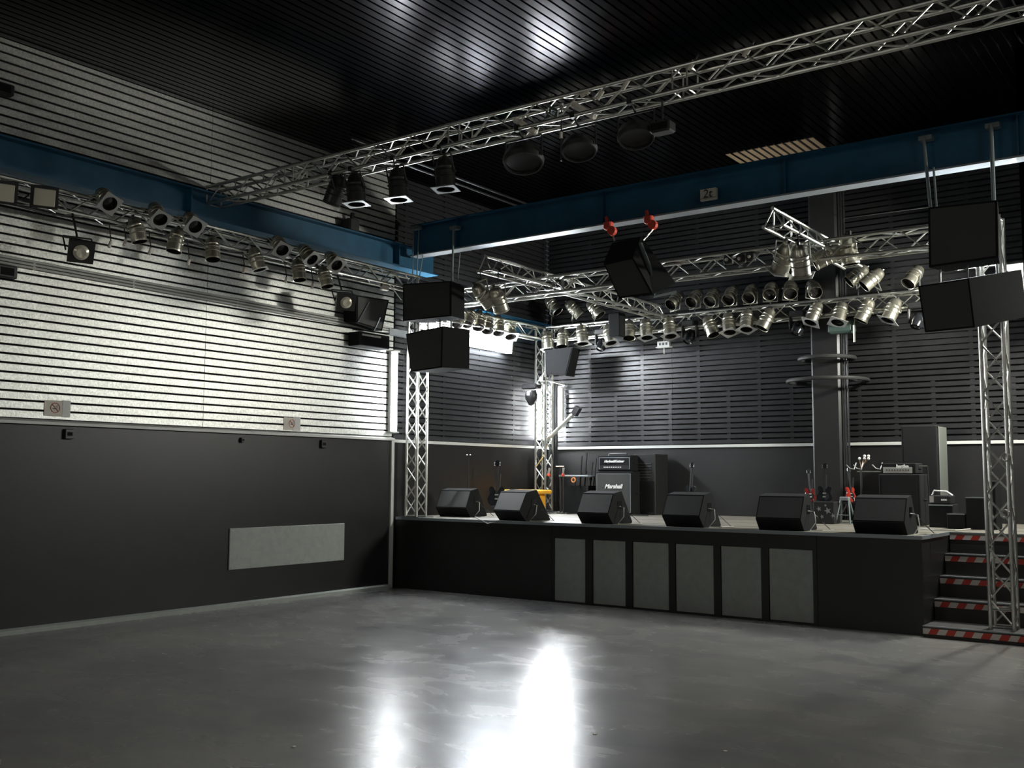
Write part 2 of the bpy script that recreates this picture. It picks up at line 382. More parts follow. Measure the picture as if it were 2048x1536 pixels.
# side lighting truss on the left wall
ST_X, ST_Z = XL+.45, 4.50
truss('ladder_truss', 'long truss carrying spotlight cans along the silver left wall', (ST_X, 1.0, ST_Z), (ST_X, 11.3, ST_Z), .24, rc=.018)
t = thing('cable_loom', 'black cable bundle lying along the left wall truss', 'cable', (ST_X, 6, ST_Z))
for k in range(3): MB().path([(ST_X-.05+.05*k+.02*math.sin(y*2+k), y, ST_Z-.10+.012*k+.02*math.sin(y*3.1+k*2)) for y in [1+.35*i for i in range(30)]], .014).obj('cable', M['cable'], t)

# ---------------------------------------------------------------- spotlight cans
PROF = [(.096, -.165), (.103, -.17), (.106, -.15), (.1, -.145), (.1, -.06), (.106, -.052), (.1, -.044), (.1, .0), (.106, .008), (.1, .016), (.098, .045), (.104, .055), (.094, .065), (.084, .12), (.07, .15), (.045, .168), (.0005, .172)]
def can_meshes(key, bm, gm, sc=1.):
    P = [(r*sc, z*sc) for r, z in PROF]
    body = MB().lathe([(.0955*sc, -.166*sc)]+P, 20).mesh('body', bm)
    ln = MB().lathe([(.0005, -.115*sc), (.06*sc, -.112*sc), (.0935*sc, -.105*sc), (.0945*sc, -.167*sc)], 20).mesh('lens', M['lens'])
    f = MB(); n = 24; R_, h = .094*sc, .125*sc
    vs = []
    for zz in (-.176*sc, -.171*sc):
        for i in range(n): a = 2*math.pi*i/n; vs.append((R_*math.cos(a), R_*math.sin(a), zz))
        for i in range(n):
            a = 2*math.pi*i/n; c_, s_ = math.cos(a), math.sin(a); k = h/max(abs(c_), abs(s_)); vs.append((c_*k, s_*k, zz))
    fs = []
    for i in range(n):
        j = (i+1) % n; fs += [(i, j, n+j, n+i), (2*n+j, 2*n+i, 3*n+i, 3*n+j), (n+i, n+j, 3*n+j, 3*n+i), (j, i, 2*n+i, 2*n+j)]
    f.add(vs, fs)
    fr_ = f.mesh('gel_frame', gm)
    cap = MB().tube((0, 0, .165*sc), (0, 0, .2*sc), .02*sc, 8).mesh('cable_gland', M['black'])
    return body, ln, fr_, cap
CANS = {'s': can_meshes('s', M['can'], M['gel']), 'b': can_meshes('b', M['black'], M['flange']), 'm': can_meshes('m', M['can'], M['gel'], .84)}
def aim_vec(pos, bx, by, fx, fy, toward, Lm=.34):
    depth = (pos-CAM).dot(FW); lat = (RT*(fx-bx) - UP*(fy-by))*(depth/F)
    if lat.length > Lm*.98: lat = lat*(Lm*.98/lat.length)
    view = (CAM-pos).normalized(); lat = lat - view*lat.dot(view)
    c = math.sqrt(max(0, Lm*Lm-lat.length_squared)); return (lat + view*c*toward).normalized()
def can(label, pos, aim, hang, framed=False, kind='s', group=None, name='spotlight_can', rot=0.):
    """pos centre, aim direction, hang = point on the truss the yoke clamps to"""
    t = thing(name, label, 'spotlight', tuple(pos), group)
    q = (-aim).to_track_quat('Z', 'Y') @ Quaternion((0, 0, 1), rot)
    b, l, f, g = CANS[kind]
    for nm, me in (('body', b), ('lens', l), ('cable_gland', g))+((('gel_frame', f),) if framed else ()):
        o = link(nm, me, t); o.rotation_mode = 'QUATERNION'; o.rotation_quaternion = q
    hv = V(hang)-pos; hd = hv.normalized(); lat = aim.cross(hd)
    lat = lat.normalized() if lat.length > .05 else aim.orthogonal().normalized()
    up = lat.cross(aim).normalized()
    if up.dot(hd) < 0: up = -up
    top = pos + hd*min(.19, hv.length*.8)
    y = MB(); k = .84 if kind == 'm' else 1.
    for s_ in (-1, 1): y.tube(pos+lat*.108*s_*k, top+lat*.108*s_*k, .009*k, 6); y.tube(pos+lat*.098*s_*k, pos+lat*.125*s_*k, .016, 8)
    y.tube(top-lat*.108*k, top+lat*.108*k, .009*k, 6)
    y.obj('yoke', M['alu'] if kind != 'b' else M['black'], t)
    c = MB().tube(top, V(hang), .009, 6); c.cbox(V(hang), (.05, .05, .05)); c.obj('clamp', M['black'], t)
    return t
def near_chord(pos, axis, cx, cz, h=.1):
    """closest point on the truss running along `axis` whose section centre is (cx, cz)"""
    p = V(pos)
    zz = cz+(h if p.z > cz else -h)
    if axis == 'y': return V((cx+(h if p.x > cx else -h), p.y, zz))
    return V((p.x, cx+(h if p.y > cx+.01 else -h), zz))
# --- cans on the left wall truss: (back px, front px, framed)
LF = [(200, 383, 220, 408), (306, 410, 321, 440), (374, 430, 391, 454), (551, 476, 565, 501), (601, 492, 625, 520), (655, 507, 674, 531)]
for i, (bx, by, fx, fy) in enumerate(LF):
    p = on_x((bx+fx)/2, (by+fy)/2, ST_X+.30); am = aim_vec(p, bx, by, fx, fy, 1, .30)
    can('framed silver can on the left wall truss, %s framed can from the left' % ORD[i], p, am, near_chord(p, 'y', ST_X, ST_Z), True, 'm', group='framed spotlight cans on the left wall truss', rot=.35)
LU = [(266, 432, 280, 487), (357, 455, 347, 505), (424, 475, 426, 520), (505, 493, 520, 542), (594, 517, 600, 562), (645, 532, 655, 575)]
for i, (bx, by, fx, fy) in enumerate(LU):
    p = on_x((bx+fx)/2, (by+fy)/2, ST_X+.26); am = aim_vec(p, bx, by, fx, fy, .55)
    can('bare silver can below the left wall truss, %s bare can from the left' % ORD[i], p, am, near_chord(p, 'y', ST_X, ST_Z), i in (3,), 'm', group='bare spotlight cans under the left wall truss')
# --- cans under the rear truss
RL = [(1094, 663, 1097, 698, 1), (1126, 661, 1125, 692, 0), (1162, 652, 1166, 686, 1), (1215, 652, 1222, 684, 1), (1258, 644, 1258, 674, 0), (1291, 640, 1294, 673, 1), (1337, 638, 1341, 670, 1),
      (1414, 636, 1427, 668, 0), (1456, 630, 1459, 662, 1), (1495, 623, 1493, 656, 1), (1543, 620, 1524, 656, 0), (1637, 608, 1622, 643, 1), (1685, 610, 1676, 642, 1), (1742, 600, 1721, 642, 0), (1794, 600, 1776, 639, 1)]
for i, (bx, by, fx, fy, fr_) in enumerate(RL):
    p = on_y((bx+fx)/2, (by+fy)/2, RT_Y-.22); am = aim_vec(p, bx, by, fx, fy, .62)
    can('silver can%s under the rear stage truss, %s from the left' % (' with square frame' if fr_ else '', ORD[i]), p, am, near_chord(p, 'x', RT_Y, RT_Z), bool(fr_), group='spotlight cans under the rear stage truss', rot=.78)
RU = [(1362, 588, 1341, 610), (1400, 585, 1382, 605), (1433, 582, 1419, 603), (1468, 578, 1456, 600), (1507, 574, 1497, 596), (1545, 571, 1539, 589), (1581, 567, 1581, 587), (1622, 565, 1631, 585)]
for i, (bx, by, fx, fy) in enumerate(RU):
    p = on_y((bx+fx)/2, (by+fy)/2, RT_Y-.05); am = aim_vec(p, bx, by, fx, fy, .9)
    can('can in the row of eight above the rear stage truss, %s from the left' % ORD[i], p, am, near_chord(p, 'x', RT_Y, RT_Z), False, group='row of cans on top of the rear stage truss')
for i, (bx, by, fx, fy, tw) in enumerate([(1734, 534, 1697, 565, .5), (1764, 541, 1727, 573, .5), (1839, 537, 1817, 566, .6)]):
    p = on_y((bx+fx)/2, (by+fy)/2, RT_Y-.1-(.3 if i == 1 else 0)); am = aim_vec(p, bx, by, fx, fy, tw, .38)
    can('bright can above the right end of the rear truss, %s from the left' % ORD[i], p, am, near_chord(p, 'x', RT_Y, RT_Z), False, group='cans above the right end of the rear truss')
for i, (bx, by, fx, fy) in enumerate([(1097, 600, 1113, 620), (1133, 603, 1162, 632), (1180, 606, 1198, 628)]):
    p = on_y((bx+fx)/2, (by+fy)/2, RT_Y-.05); am = aim_vec(p, bx, by, fx, fy, .4)
    can('can on top of the rear truss near its left end, %s from the left' % ORD[i], p, am, near_chord(p, 'x', RT_Y, RT_Z), False, group='cans on the left end of the rear truss')
# --- cans on the side truss, in front of the bright fixture
for i, (bx, by, fx, fy, fr_) in enumerate([(924, 624, 915, 643, 0), (941, 624, 934, 643, 0), (957, 628, 957, 650, 0), (974, 634, 975, 657, 0), (995, 637, 997, 662, 0), (1018, 645, 1021, 669, 1)]):
    p = on_x((bx+fx)/2, (by+fy)/2, TLX+.05); am = aim_vec(p, bx, by, fx, fy, .5)
    can('can backlit by the glaring tube on the side truss, %s from the left' % ORD[i], p, am, near_chord(p, 'y', TLX, RT_Z), bool(fr_), group='backlit cans on the left side truss')
# --- pairs on the two jutting arms
for (pts, X, zz, lab) in (([(950, 570, 982, 610), (989, 577, 1003, 620)], Lx, 4.37, 'left'), ([(1577, 490, 1559, 541), (1597, 493, 1603, 549)], Rx, 4.37, 'right')):
    for i, (bx, by, fx, fy) in enumerate(pts):
        p = on_x((bx+fx)/2, (by+fy)/2, X+((-.05, .1)[i] if lab == 'left' else (-.12, .12)[i]))
        am = aim_vec(p, bx, by, fx, fy, -.3, .42)
        can('large silver can under the tip of the %s jutting truss arm, %s can' % (lab, ('left', 'right')[i]), p, am, near_chord(p, 'y', X, zz), lab == 'right', group='pair of cans on the %s truss arm' % lab)
# --- black cans under the main truss
for i, (px, py) in enumerate([(672, 380), (712, 378), (796, 368), (890, 346)]):
    p = on_y(px, py, MT_Y-.02)
    can('black can pointing down under the long hall truss, %s from the left' % ORD[i], p, V((.05 if i else -.5, .02, -1)).normalized(), near_chord(p, 'x', MT_Y, MT_Z), i > 0, 'b', group='black cans under the long hall truss')

# --- round pan lamps under the main truss
def pan_lamp(label, pos, r, hang, tilt):
    t = thing('pan_lamp', label, 'lamp', tuple(pos), 'round black pan lamps under the hall truss')
    q = Quaternion((1, 0, 0), tilt[0]) @ Quaternion((0, 1, 0), tilt[1]); m = Matrix.Translation(pos) @ q.to_matrix().to_4x4()
    k = r/.2
    MB().lathe([(.0005, .11*k), (.06*k, .108*k), (.13*k, .095*k), (.18*k, .06*k), (.2*k, .0), (.205*k, -.015*k), (.2*k, -.03*k), (.19*k, -.06*k), (.175*k, -.06*k), (.17*k, -.02*k)], 24, m).obj('housing', M['black'], t)
    MB().lathe([(.0005, -.045*k), (.1*k, -.045*k), (.172*k, -.04*k)], 24, m).obj('lens', M['lens'], t)
    y = MB()
    for s_ in (-1, 1): y.tube(pos+V((s_*(r+.015), 0, 0)), pos+V((s_*(r+.015), 0, .2)), .01, 6)
    y.tube(pos+V((-r-.015, 0, .2)), pos+V((r+.015, 0, .2)), .01, 6)
    y.obj('yoke', M['black'], t)
    c = MB().tube(pos+V((0, 0, .2)), hang, .012, 6); c.cbox(hang, (.05, .05, .06)); c.obj('clamp', M['black'], t)
for px, py, r, lab in ((1047, 318, .2, 'largest and leftmost round black pan lamp under the hall truss'), (1158, 296, .17, 'middle round black pan lamp under the hall truss'), (1272, 270, .17, 'third round black pan lamp from the left under the hall truss')):
    p = on_y(px, py, MT_Y); pan_lamp(lab, p, r, near_chord(p, 'x', MT_Y, MT_Z), (-.25, -.2))
p = on_y(1325, 256, MT_Y)
t = thing('flood_lamp', 'small black flood lamp, the rightmost lamp under the hall truss', 'lamp', tuple(p))
MB().bevbox(p+V((-.1, -.07, -.05)), p+V((.1, .07, .05)), .015).obj('housing', M['black'], t); MB().box(p+V((-.08, -.075, -.03)), p+V((.08, -.07, .03))).obj('lens', M['lens'], t)
MB().tube(p+V((0, 0, .04)), V((p.x, MT_Y, MT_Z-.12)), .01).obj('clamp', M['black'], t)
# pinspots, connectors, hanging rod in the main truss
for i, (a, b) in enumerate((((1032, 240), (1072, 266)), ((1147, 209), (1190, 233)))):
    A, B = on_y(*a, MT_Y-.02), on_y(*b, MT_Y-.02)
    t = thing('pinspot', 'pale tubular pinspot inside the long hall truss, %s one' % ('left', 'right')[i], 'lamp', tuple((A+B)/2))
    MB().tube(A, B, .03, 14).obj('barrel', M['paper'], t); MB().tube(A+(A-B)*.02, A+(B-A)*.03, .034, 14).obj('rim', M['paper'], t)
    MB().tube(B, B+V((.03, .02, .09)), .01).obj('bracket', M['alu'], t)
for i, (px, py) in enumerate(((1170, 187), (1200, 190), (1251, 169), (1383, 131), (1494, 104))):
    p = on_y(px, py, MT_Y-.1); d = V((.5, 0, .6 if i else .1)).normalized()*.045
    t = thing('cable_connector', 'pale cable connector clipped in the hall truss, %s from the left' % ORD[i], 'connector', tuple(p))
    MB().tube(p-d, p+d, .022, 10).obj('shell', M['paper'], t); MB().tube(p+d, p+d*2.4, .008, 6).obj('cable', M['cable'], t)
A, B = on_y(1123, 212, MT_Y-.02), on_y(1122, 322, MT_Y-.02)
t = thing('drop_rod', 'thin dark rod hanging from the hall truss between two pan lamps', 'rod', tuple(A))
MB().tube(A, B, .008, 6).obj('rod', M['black'], t); MB().tube(A+V((0, 0, .02)), A-V((0, 0, .05)), .02, 8).obj('clamp', M['alu'], t); MB().tube(B+V((0, 0, .28)), B+V((0, 0, .22)), .014, 8).obj('tag', M['paper'], t)
t = thing('teal_rag', 'teal cloth tied in the hall truss beside a pinspot', 'cloth', tuple(on_y(1100, 225, MT_Y)))
cc = on_y(1098, 228, MT_Y-.02)
MB().path([cc+V((-.06, 0, -.06)), cc+V((-.01, .03, 0)), cc+V((.03, -.02, .05)), cc+V((.08, .02, .02)), cc+V((.05, .04, -.06))], .02, 7).obj('knot', M['green'], t)

# --- black floods on the left wall truss
def flood(label, pos, aim, round_, hang):
    t = thing('flood_light', label, 'flood light', tuple(pos), 'black floods on the left wall truss')
    q = (-aim).to_track_quat('Z', 'Y'); m = Matrix.Translation(pos) @ q.to_matrix().to_4x4()
    MB().prism([(-.13, -.06), (.13, -.06), (.11, .05), (.06, .1), (-.06, .1), (-.11, .05)], 'y', -.11, .11, m).obj('housing', M['black'], t)
    if round_: MB().lathe([(.0005, -.075), (.05, -.085), (.078, -.068), (.08, -.06)], 18, m).obj('lens', M['refl'], t)
    else: MB().bevbox((-.1, -.085, -.075), (.1, .085, -.058), .006, m).obj('reflector', M['refl'], t)
    y = MB(); e = q @ V((.14, 0, 0)); tp = pos+(V(hang)-pos).normalized()*.17
    for s_ in (-1, 1): y.tube(pos+e*s_, tp+e*s_, .009, 6)
    y.tube(tp-e, tp+e, .009, 6); y.tube(tp, V(hang), .012, 6); y.obj('yoke', M['black'], t)
for px, py, rd, lab, tw in ((5, 384, 0, 'black flood with pale reflector cut by the left edge of the view', .9), (88, 394, 0, 'black flood with square pale reflector, upper left on the wall truss', .92), (160, 503, 1, 'black flood with round lens below the left end of the wall truss', .8), (690, 603, 1, 'black flood with round lens below the stage end of the wall truss', .75)):
    p = on_x(px, py, ST_X+.28); am = ((CAM-p).normalized()*tw + V((.2, .25, -.3))*(1-tw)*2.5).normalized()
    flood(lab, p, am, rd, near_chord(p, 'y', ST_X, ST_Z))
for i, (px, py) in enumerate(((220, 489), (250, 485), (300, 503), (377, 525), (488, 540), (572, 560), (625, 572))):
    p = on_x(px, py, ST_X+.14); t = thing('cable_connector', 'small pale cable plug under the left wall truss, %s from the left' % ORD[i], 'connector', tuple(p))
    MB().tube(p-V((0, .01, .035)), p+V((0, .01, .035)), .018, 8).obj('shell', M['paper'], t); MB().tube(p+V((0, .01, .035)), near_chord(p, 'y', ST_X, ST_Z), .006, 6).obj('cable', M['cable'], t)

# --- moving heads under the rear truss
def moving_head(label, pos, top, name='moving_head', sc=1., grp='black moving heads under the rear truss'):
    t = thing(name, label, 'stage light', tuple(pos), grp)
    b = V((pos.x, pos.y, top))
    MB().bevbox(b+V((-.11, -.1, -.09))*sc, b+V((.11, .1, 0))*sc, .015).obj('base', M['black'], t)
    for s_ in (-1, 1): MB().bevbox(pos+V((s_*.12-.018, -.04, -.03))*sc, V((pos.x+(s_*.12+.018)*sc, pos.y+.04*sc, b.z-.08*sc)), .01).obj('yoke_arm', M['black'], t)
    q = V((.25, .5, 1)).normalized().to_track_quat('Z', 'Y').to_matrix().to_4x4()
    m = Matrix.Translation(pos) @ q @ Matrix.Scale(sc, 4)
    MB().lathe([(.0005, .11), (.05, .1), (.085, .06), (.095, 0), (.09, -.06), (.075, -.12), (.07, -.12), (.07, -.1)], 18, m).obj('head', M['blackg'], t)
    MB().lathe([(.0005, -.112), (.072, -.1)], 18, m).obj('lens', M['lens'], t)
    MB().tube(b, V((b.x, RT_Y, RT_Z-.12)) if grp.startswith('black moving') else b+V((0, 0, .1)), .015).obj('clamp', M['alu'], t)
for i, (px, py) in enumerate(((1205, 688), (1380, 672), (1597, 655), (1836, 640))):
    p = on_y(px, py, RT_Y-.12); moving_head('glossy black moving head under the rear stage truss, %s from the left' % ORD[i], p, p.z+.25)
p = on_y(1234, 648, RT_Y-.62); t = thing('speaker_box', 'dark greenish box hung in front of the rear truss left of centre', 'box', tuple(p))
MB().bevbox(p+V((-.11, -.1, -.22)), p+V((.11, .1, .18)), .02).obj('housing', M['cab'], t); MB().tube(p+V((0, .05, .15)), V((p.x, RT_Y-.1, RT_Z-.05)), .012).obj('bracket', M['black'], t)
# moving head on the rear left tower
p = on_y(1063, 795, RT_Y-.35)
t = thing('moving_head', 'dark moving head hung on the rear left tower before the bright tube', 'stage light', tuple(p))
MB().lathe([(.0005, .13), (.08, .12), (.11, .05), (.11, -.02), (.05, -.13), (.0005, -.15)], 14, Matrix.Translation(p)).obj('head', M['black'], t)
MB().bevbox(p+V((-.16, -.09, .14)), p+V((.16, .09, .24)), .02).obj('base', M['black'], t); MB().tube(p+V((.1, .05, .2)), V((TLX, RT_Y-.1, p.z+.2)), .02).obj('bracket', M['alu'], t)
MB().box(p+V((-.02, -.115, .03)), p+V((.04, -.105, .1))).obj('label_plate', M['white'], t)
# boom near it
A, B = on_y(1085, 758, RT_Y-.2), on_y(1116, 768, RT_Y+.05)
t = thing('tower_outrigger', 'short pale pipe arm sticking out of the rear left tower', 'pipe', tuple(A)); MB().tube(V((TLX+.1, RT_Y-.1, A.z)), B+V((.15, 0, -.02)), .02, 10).obj('pipe', M['alu'], t); MB().cbox(A, (.07, .07, .07)).obj('clamp', M['alu'], t)
# exit lamp
p = on_y(1328, 690, RT_Y+.1); t = thing('exit_lamp', 'small white box lamp hung under the rear truss', 'lamp', tuple(p))
MB().box(p+V((-.11, -.03, -.03)), p+V((.11, .03, .06))).obj('housing', M['white'], t); MB().box(p+V((-.13, -.05, -.045)), p+V((.13, .05, -.03))).obj('base', M['white'], t)
for k in (-1, 0, 1): MB().box(p+V((k*.06-.014, -.034, -.005)), p+V((k*.06+.014, -.03, .035))).obj('pictogram', M['black'], t)
MB().tube(p+V((0, 0, .06)), V((p.x, RT_Y+.1, RT_Z-.1)), .006, 6).obj('hanger', M['alu'], t); MB().tube(p+V((0, 0, -.04)), p+V((0, 0, -.15)), .008, 6).obj('drop', M['white'], t)
# box and hooks on the right part of the rear truss
p = on_y(1686, 655, RT_Y-.1); t = thing('green_box', 'grey green box under the rear truss before the black column', 'box', tuple(p)); MB().bevbox(p+V((-.2, -.1, -.09)), p+V((.17, .1, .09)), .03).obj('housing', M['green'], t); MB().tube(p+V((0, 0, .08)), V((p.x, RT_Y-.1, RT_Z-.12)), .012).obj('hanger', M['alu'], t)
A = on_y(1708, 650, RT_Y-.2); t = thing('drop_pipe', 'short pale pipe hanging right of the green box', 'pipe', tuple(A)); MB().tube(A, A+V((0, 0, -.25)), .016, 8).obj('pipe', M['alu'], t); MB().tube(A, V((A.x, RT_Y-.1, RT_Z-.12)), .008, 6).obj('hook', M['alu'], t)
# dark speakers and bits inside the front truss
for i, (px, py) in enumerate(((1457, 521), (1482, 519), (1502, 515), (1062, 578), (1080, 574), (1098, 572), (1120, 568))):
    p = on_y(px, py, FT_Y-.02); t = thing('lamp_socket', 'small dark lamp with pale tip inside the front truss, %s of seven' % ORD[i], 'lamp', tuple(p), 'sockets inside the front truss')
    MB().bevbox(p+V((-.05, -.05, -.05)), p+V((.05, .05, .06)), .012).obj('housing', M['black'], t); MB().lathe([(.0005, -.03), (.018, -.02), (.022, 0)], 10, Matrix.Translation(p+V((0, -.055, 0))) @ Quaternion((1, 0, 0), -1.57).to_matrix().to_4x4()).obj('tip', M['paper'], t)
p = on_y(1697, 500, FT_Y); can('upright bright can inside the front truss above the black column', p, V((.1, .1, -1)).normalized(), p+V((0, .02, .2)), False)
p = on_y(1655, 512, FT_Y); can('dull tilted can inside the front truss beside the jutting arm', p, V((-.8, -.3, -.4)).normalized(), p+V((0, .02, .13)), False)

# ---------------------------------------------------------------- hung loudspeakers
def cabinet(t, quad_front, back, matname='cab', nm='cabinet'):
    MB().add([V(p) for p in quad_front]+[V(p) for p in back], [(0, 1, 2, 3), (7, 6, 5, 4), (0, 4, 5, 1), (1, 5, 6, 2), (2, 6, 7, 3), (3, 7, 4, 0)]).obj(nm, M[matname], t)
def hung(label, poly, Y, depth, taper, name='hung_speaker', back_dx=0, back_dz=0, grp=None, gm='mgrille'):
    """front face outline measured on plane Y (tl, tr, br, bl); body runs back by depth and tapers"""
    P = [on_y(px, py, Y) for px, py in poly]; c = sum(P, V())/4
    t = thing(name, label, 'speaker', tuple(c), grp)
    Q = [V((c.x+(p.x-c.x)*taper+back_dx, p.y+depth, c.z+(p.z-c.z)*.96+back_dz)) for p in P]
    cabinet(t, P[::-1], Q[::-1])
    G = [c+(p-c)*.93+V((0, -.008, 0)) for p in P]; Gb = [g+V((0, .012, 0)) for g in G]
    cabinet(t, G[::-1], Gb[::-1], gm, 'grille')
    return t, P, Q
SY = 10.95
hung('upper hung loudspeaker of the left pair, flat fronted and dark', ((806, 568), (903, 562), (903, 632), (806, 642)), SY, .40, .8)
hung('lower hung loudspeaker of the left pair, tilted down', ((812, 668), (886, 652), (884, 735), (822, 744)), SY-.05, .42, .9, back_dx=.18)
hung('upper hung loudspeaker of the right pair, a large flat dark box', ((1856, 415), (1995, 400), (1997, 515), (1858, 535)), SY, .40, .8)
hung('lower hung loudspeaker of the right pair, tilted with its side showing', ((1836, 572), (1938, 556), (1950, 655), (1850, 665)), SY-.05, .42, .95, back_dx=.42, back_dz=.12)
for lab, x0, x1, ya, yb in (('left', 830, 880, 630, 672), ('right', 1880, 1935, 520, 575)):
    t = thing('link_bars', 'pair of short bars joining the two %s hung speakers' % lab, 'bracket', tuple(on_y(x0, ya, SY+.2)))
    for px in (x0, x1): MB().tube(on_y(px, ya, SY+.2), on_y(px, yb, SY+.2), .012, 6).obj('bar', M['black'], t)
# poles from the beam
def pole(label, px, y_top, y_bot, pts, Y):
    t = thing('hanging_pole', label, 'pole', tuple(on_y(px, y_top, Y)))
    for (x0, y0, x1, y1, r) in pts: MB().tube(on_y(x0, y0, Y), on_y(x1, y1, Y), r, 8).obj('bar', M['rope'], t)
    q = on_y(px, y_top, Y); MB().cbox(q+V((0, .05, 0)), (.14, .1, .05)).obj('bracket', M['rope'], t)
pole('thin twin poles holding the left hung speakers, nearer the side wall', 828, 455, 570, ((826, 455, 825, 570, .008), (838, 455, 833, 570, .008), (846, 508, 837, 566, .007)), 11.33)
pole('taller pole holding the left hung speakers, nearer the stage', 906, 455, 640, ((907, 455, 902, 672, .016), (920, 505, 909, 640, .008)), 11.33)
pole('left pole holding the upper right hung speaker below the blue beam', 1850, 275, 415, ((1847, 275, 1862, 425, .018), (1867, 335, 1874, 425, .012)), 11.33)
pole('right pole running down behind both right hung speakers', 1984, 250, 600, ((1982, 250, 1992, 520, .022), (1993, 520, 1999, 595, .014)), 11.33)
A, B = on_y(1686, 437, 15.15), on_y(1863, 414, 11.33); t = thing('steel_wire', 'thin steel wire running across to the right hung speaker', 'wire', tuple(A)); MB().tube(A, B, .004, 5).obj('wire', M['alu'], t)
# middle tilted speaker
t = thing('hung_speaker', 'steeply tilted middle loudspeaker hanging from two red hoists', 'speaker', tuple(on_y(1260, 540, 11.0)))
Fq = [on_y(*p, 10.85) for p in ((1207, 527), (1266, 514), (1306, 588), (1238, 597))]
Bq = [on_y(*p, 11.2) for p in ((1224, 486), (1282, 474), (1352, 566), (1262, 585))]
cabinet(t, Fq[::-1], Bq[::-1]); c = sum(Fq, V())/4; G = [c+(p-c)*.9+V((0, -.008, -.003)) for p in Fq]; cabinet(t, G[::-1], [g+V((0, .012, .004)) for g in G][::-1], 'mgrille', 'grille')
A, B = on_y(1281, 488, 11.1), on_y(1310, 592, 10.95); MB().path([A, (A+B)/2+V((.03, 0, 0)), B, on_y(1352, 582, 11.1)], .03, 6).obj('hanging_frame', M['rope'], t)
def hoist(label, px, py, ex, ey):
    p = on_y(px, py, 11.35); t = thing('chain_hoist', label, 'hoist', tuple(p), 'red hoists on the blue cross beam')
    MB().bevbox(p+V((-.07, -.05, -.03)), p+V((.04, .05, .08)), .015).obj('clamp', M['redp'], t)
    MB().tube(p+V((-.03, 0, .06)), p+V((-.06, .02, .15)), .022, 8).obj('jaw', M['redp'], t); MB().tube(p+V((.04, -.03, -.05)), p+V((.04, .03, -.05)), .06, 10).obj('wheel', M['redp'], t)
    MB().tube(p+V((.02, 0, -.03)), p+V((.05, 0, -.11)), .025, 8).obj('hook', M['redp'], t)
    e = on_y(ex, ey, 11.2); n = max(3, int((e-p).length/.05)); a = p+V((.05, 0, -.1)); m = MB()
    for k in range(n):
        q0 = a+(e-a)*(k/n); q1 = a+(e-a)*((k+.9)/n); off = V((.008, 0, 0)) if k % 2 else V((0, .008, 0)); m.tube(q0-off, q1-off, .006, 5); m.tube(q0+off, q1+off, .006, 5)
    m.obj('chain', M['alu'], t)
hoist('left red chain hoist clamped to the blue cross beam', 1219, 455, 1229, 482); hoist('right red chain hoist clamped to the blue cross beam', 1300, 443, 1279, 490)
# rear left small speaker
t, P, Q = hung('dark loudspeaker hung beside the rear left tower', ((1090, 700), (1146, 694), (1132, 752), (1092, 748)), 14.6, .3, .85, gm='cab')

# ---------------------------------------------------------------- work lights
def batten(label, a, b, wdt, thk, normal, name='tube_light', m='tube', grp=None):
    a, b = V(a), V(b); c = (a+b)/2; d = (b-a).normalized(); nrm = V(normal).normalized(); sd = d.cross(nrm).normalized(); L = (b-a).length
    R_ = Matrix((sd, d, nrm)).transposed().to_4x4(); mm = Matrix.Translation(c) @ R_
    t = thing(name, label, 'light', tuple(c), grp)
    MB().box((-wdt/2-.01, -L/2, -thk), (wdt/2+.01, L/2, -.005), mm).obj('housing', M['white'], t)
    MB().lathe([(wdt/2, -L/2+.01), (wdt/2, L/2-.01)], 12, mm @ Matrix.Rotation(-math.pi/2, 4, 'X')).obj('tube', M[m], t)
    for s_ in (-1, 1): MB().box((-wdt/2-.015, s_*L/2-.012, -thk), (wdt/2+.015, s_*L/2+.012, wdt/2+.01), mm).obj('end_cap', M['white'], t)
    return t
batten('tall vertical tube light at the end of the silver wall', (XL+.09, 11.30, 2.3), (XL+.09, 11.30, 3.52), .09, .08, (1, -.2, 0))
batten('long glaring tube light on the stage side wall above the backlit cans, rear one', (XL+.055, 12.85, 3.93), (XL+.055, 14.15, 3.92), .26, .05, (1, 0, -.1), m='row')
batten('glaring tube light between the two left hung speakers', (XL+.055, 11.8, 4.0), (XL+.055, 12.8, 4.0), .11, .05, (1, 0, -.1))
p3 = on_y(1077, 820, 15.28)
batten('bright upright tube light behind the rear left truss tower', (p3.x, 15.28, 2.32), (p3.x, 15.28, 3.3), .2, .1, (1, -.5, 0), m='hot')
pr1, pr2 = on_y(1917, 527, 12.0), on_y(2004, 516, 12.0)
t = batten('bright tube light seen between the right pair of hung speakers', pr1, pr2, .12, .08, (-.2, -1, -.2), m='hot')
for q in (pr1*.8+pr2*.2, pr1*.2+pr2*.8): MB().tube(q+V((0, .03, .02)), V((q.x, FT_Y+.11, FT_Z-.12)), .008, 6).obj('hanger', M['black'], t)
t = batten('tube light with added hood on the wall right of the stage behind the hung speakers', (XR-.13, 13.35, 4.0), (XR-.13, 14.3, 4.0), .2, .12, (-1, -.12, -.05), m='flood')
MB().box((XR-.62, 14.36, 3.75), (XR-.02, 14.38, 4.25)).obj('added_hood', M['black'], t); MB().box((XR-.5, 13.3, 4.22), (XR-.02, 14.38, 4.24)).obj('added_hood', M['black'], t)  # unseen plates added to keep the tube's light off the back wall
batten('tube light on the black wall right of the stairs', (-1.2, 11.68, 4.1), (.2, 11.68, 4.1), .16, .09, (-.3, -1, -.1), m='hall')
batten('house tube light added unseen on the rear wall of the hall, left one', (-8.5, Y0+.1, 3.6), (-6.0, Y0+.1, 3.6), .12, .08, (0, 1, 0), m='fill')  # unseen fixtures added as ambient fill for the hall
batten('house tube light added unseen on the rear wall of the hall, right one', (-1.5, Y0+.1, 3.6), (1.0, Y0+.1, 3.6), .12, .08, (0, 1, 0), m='fill')
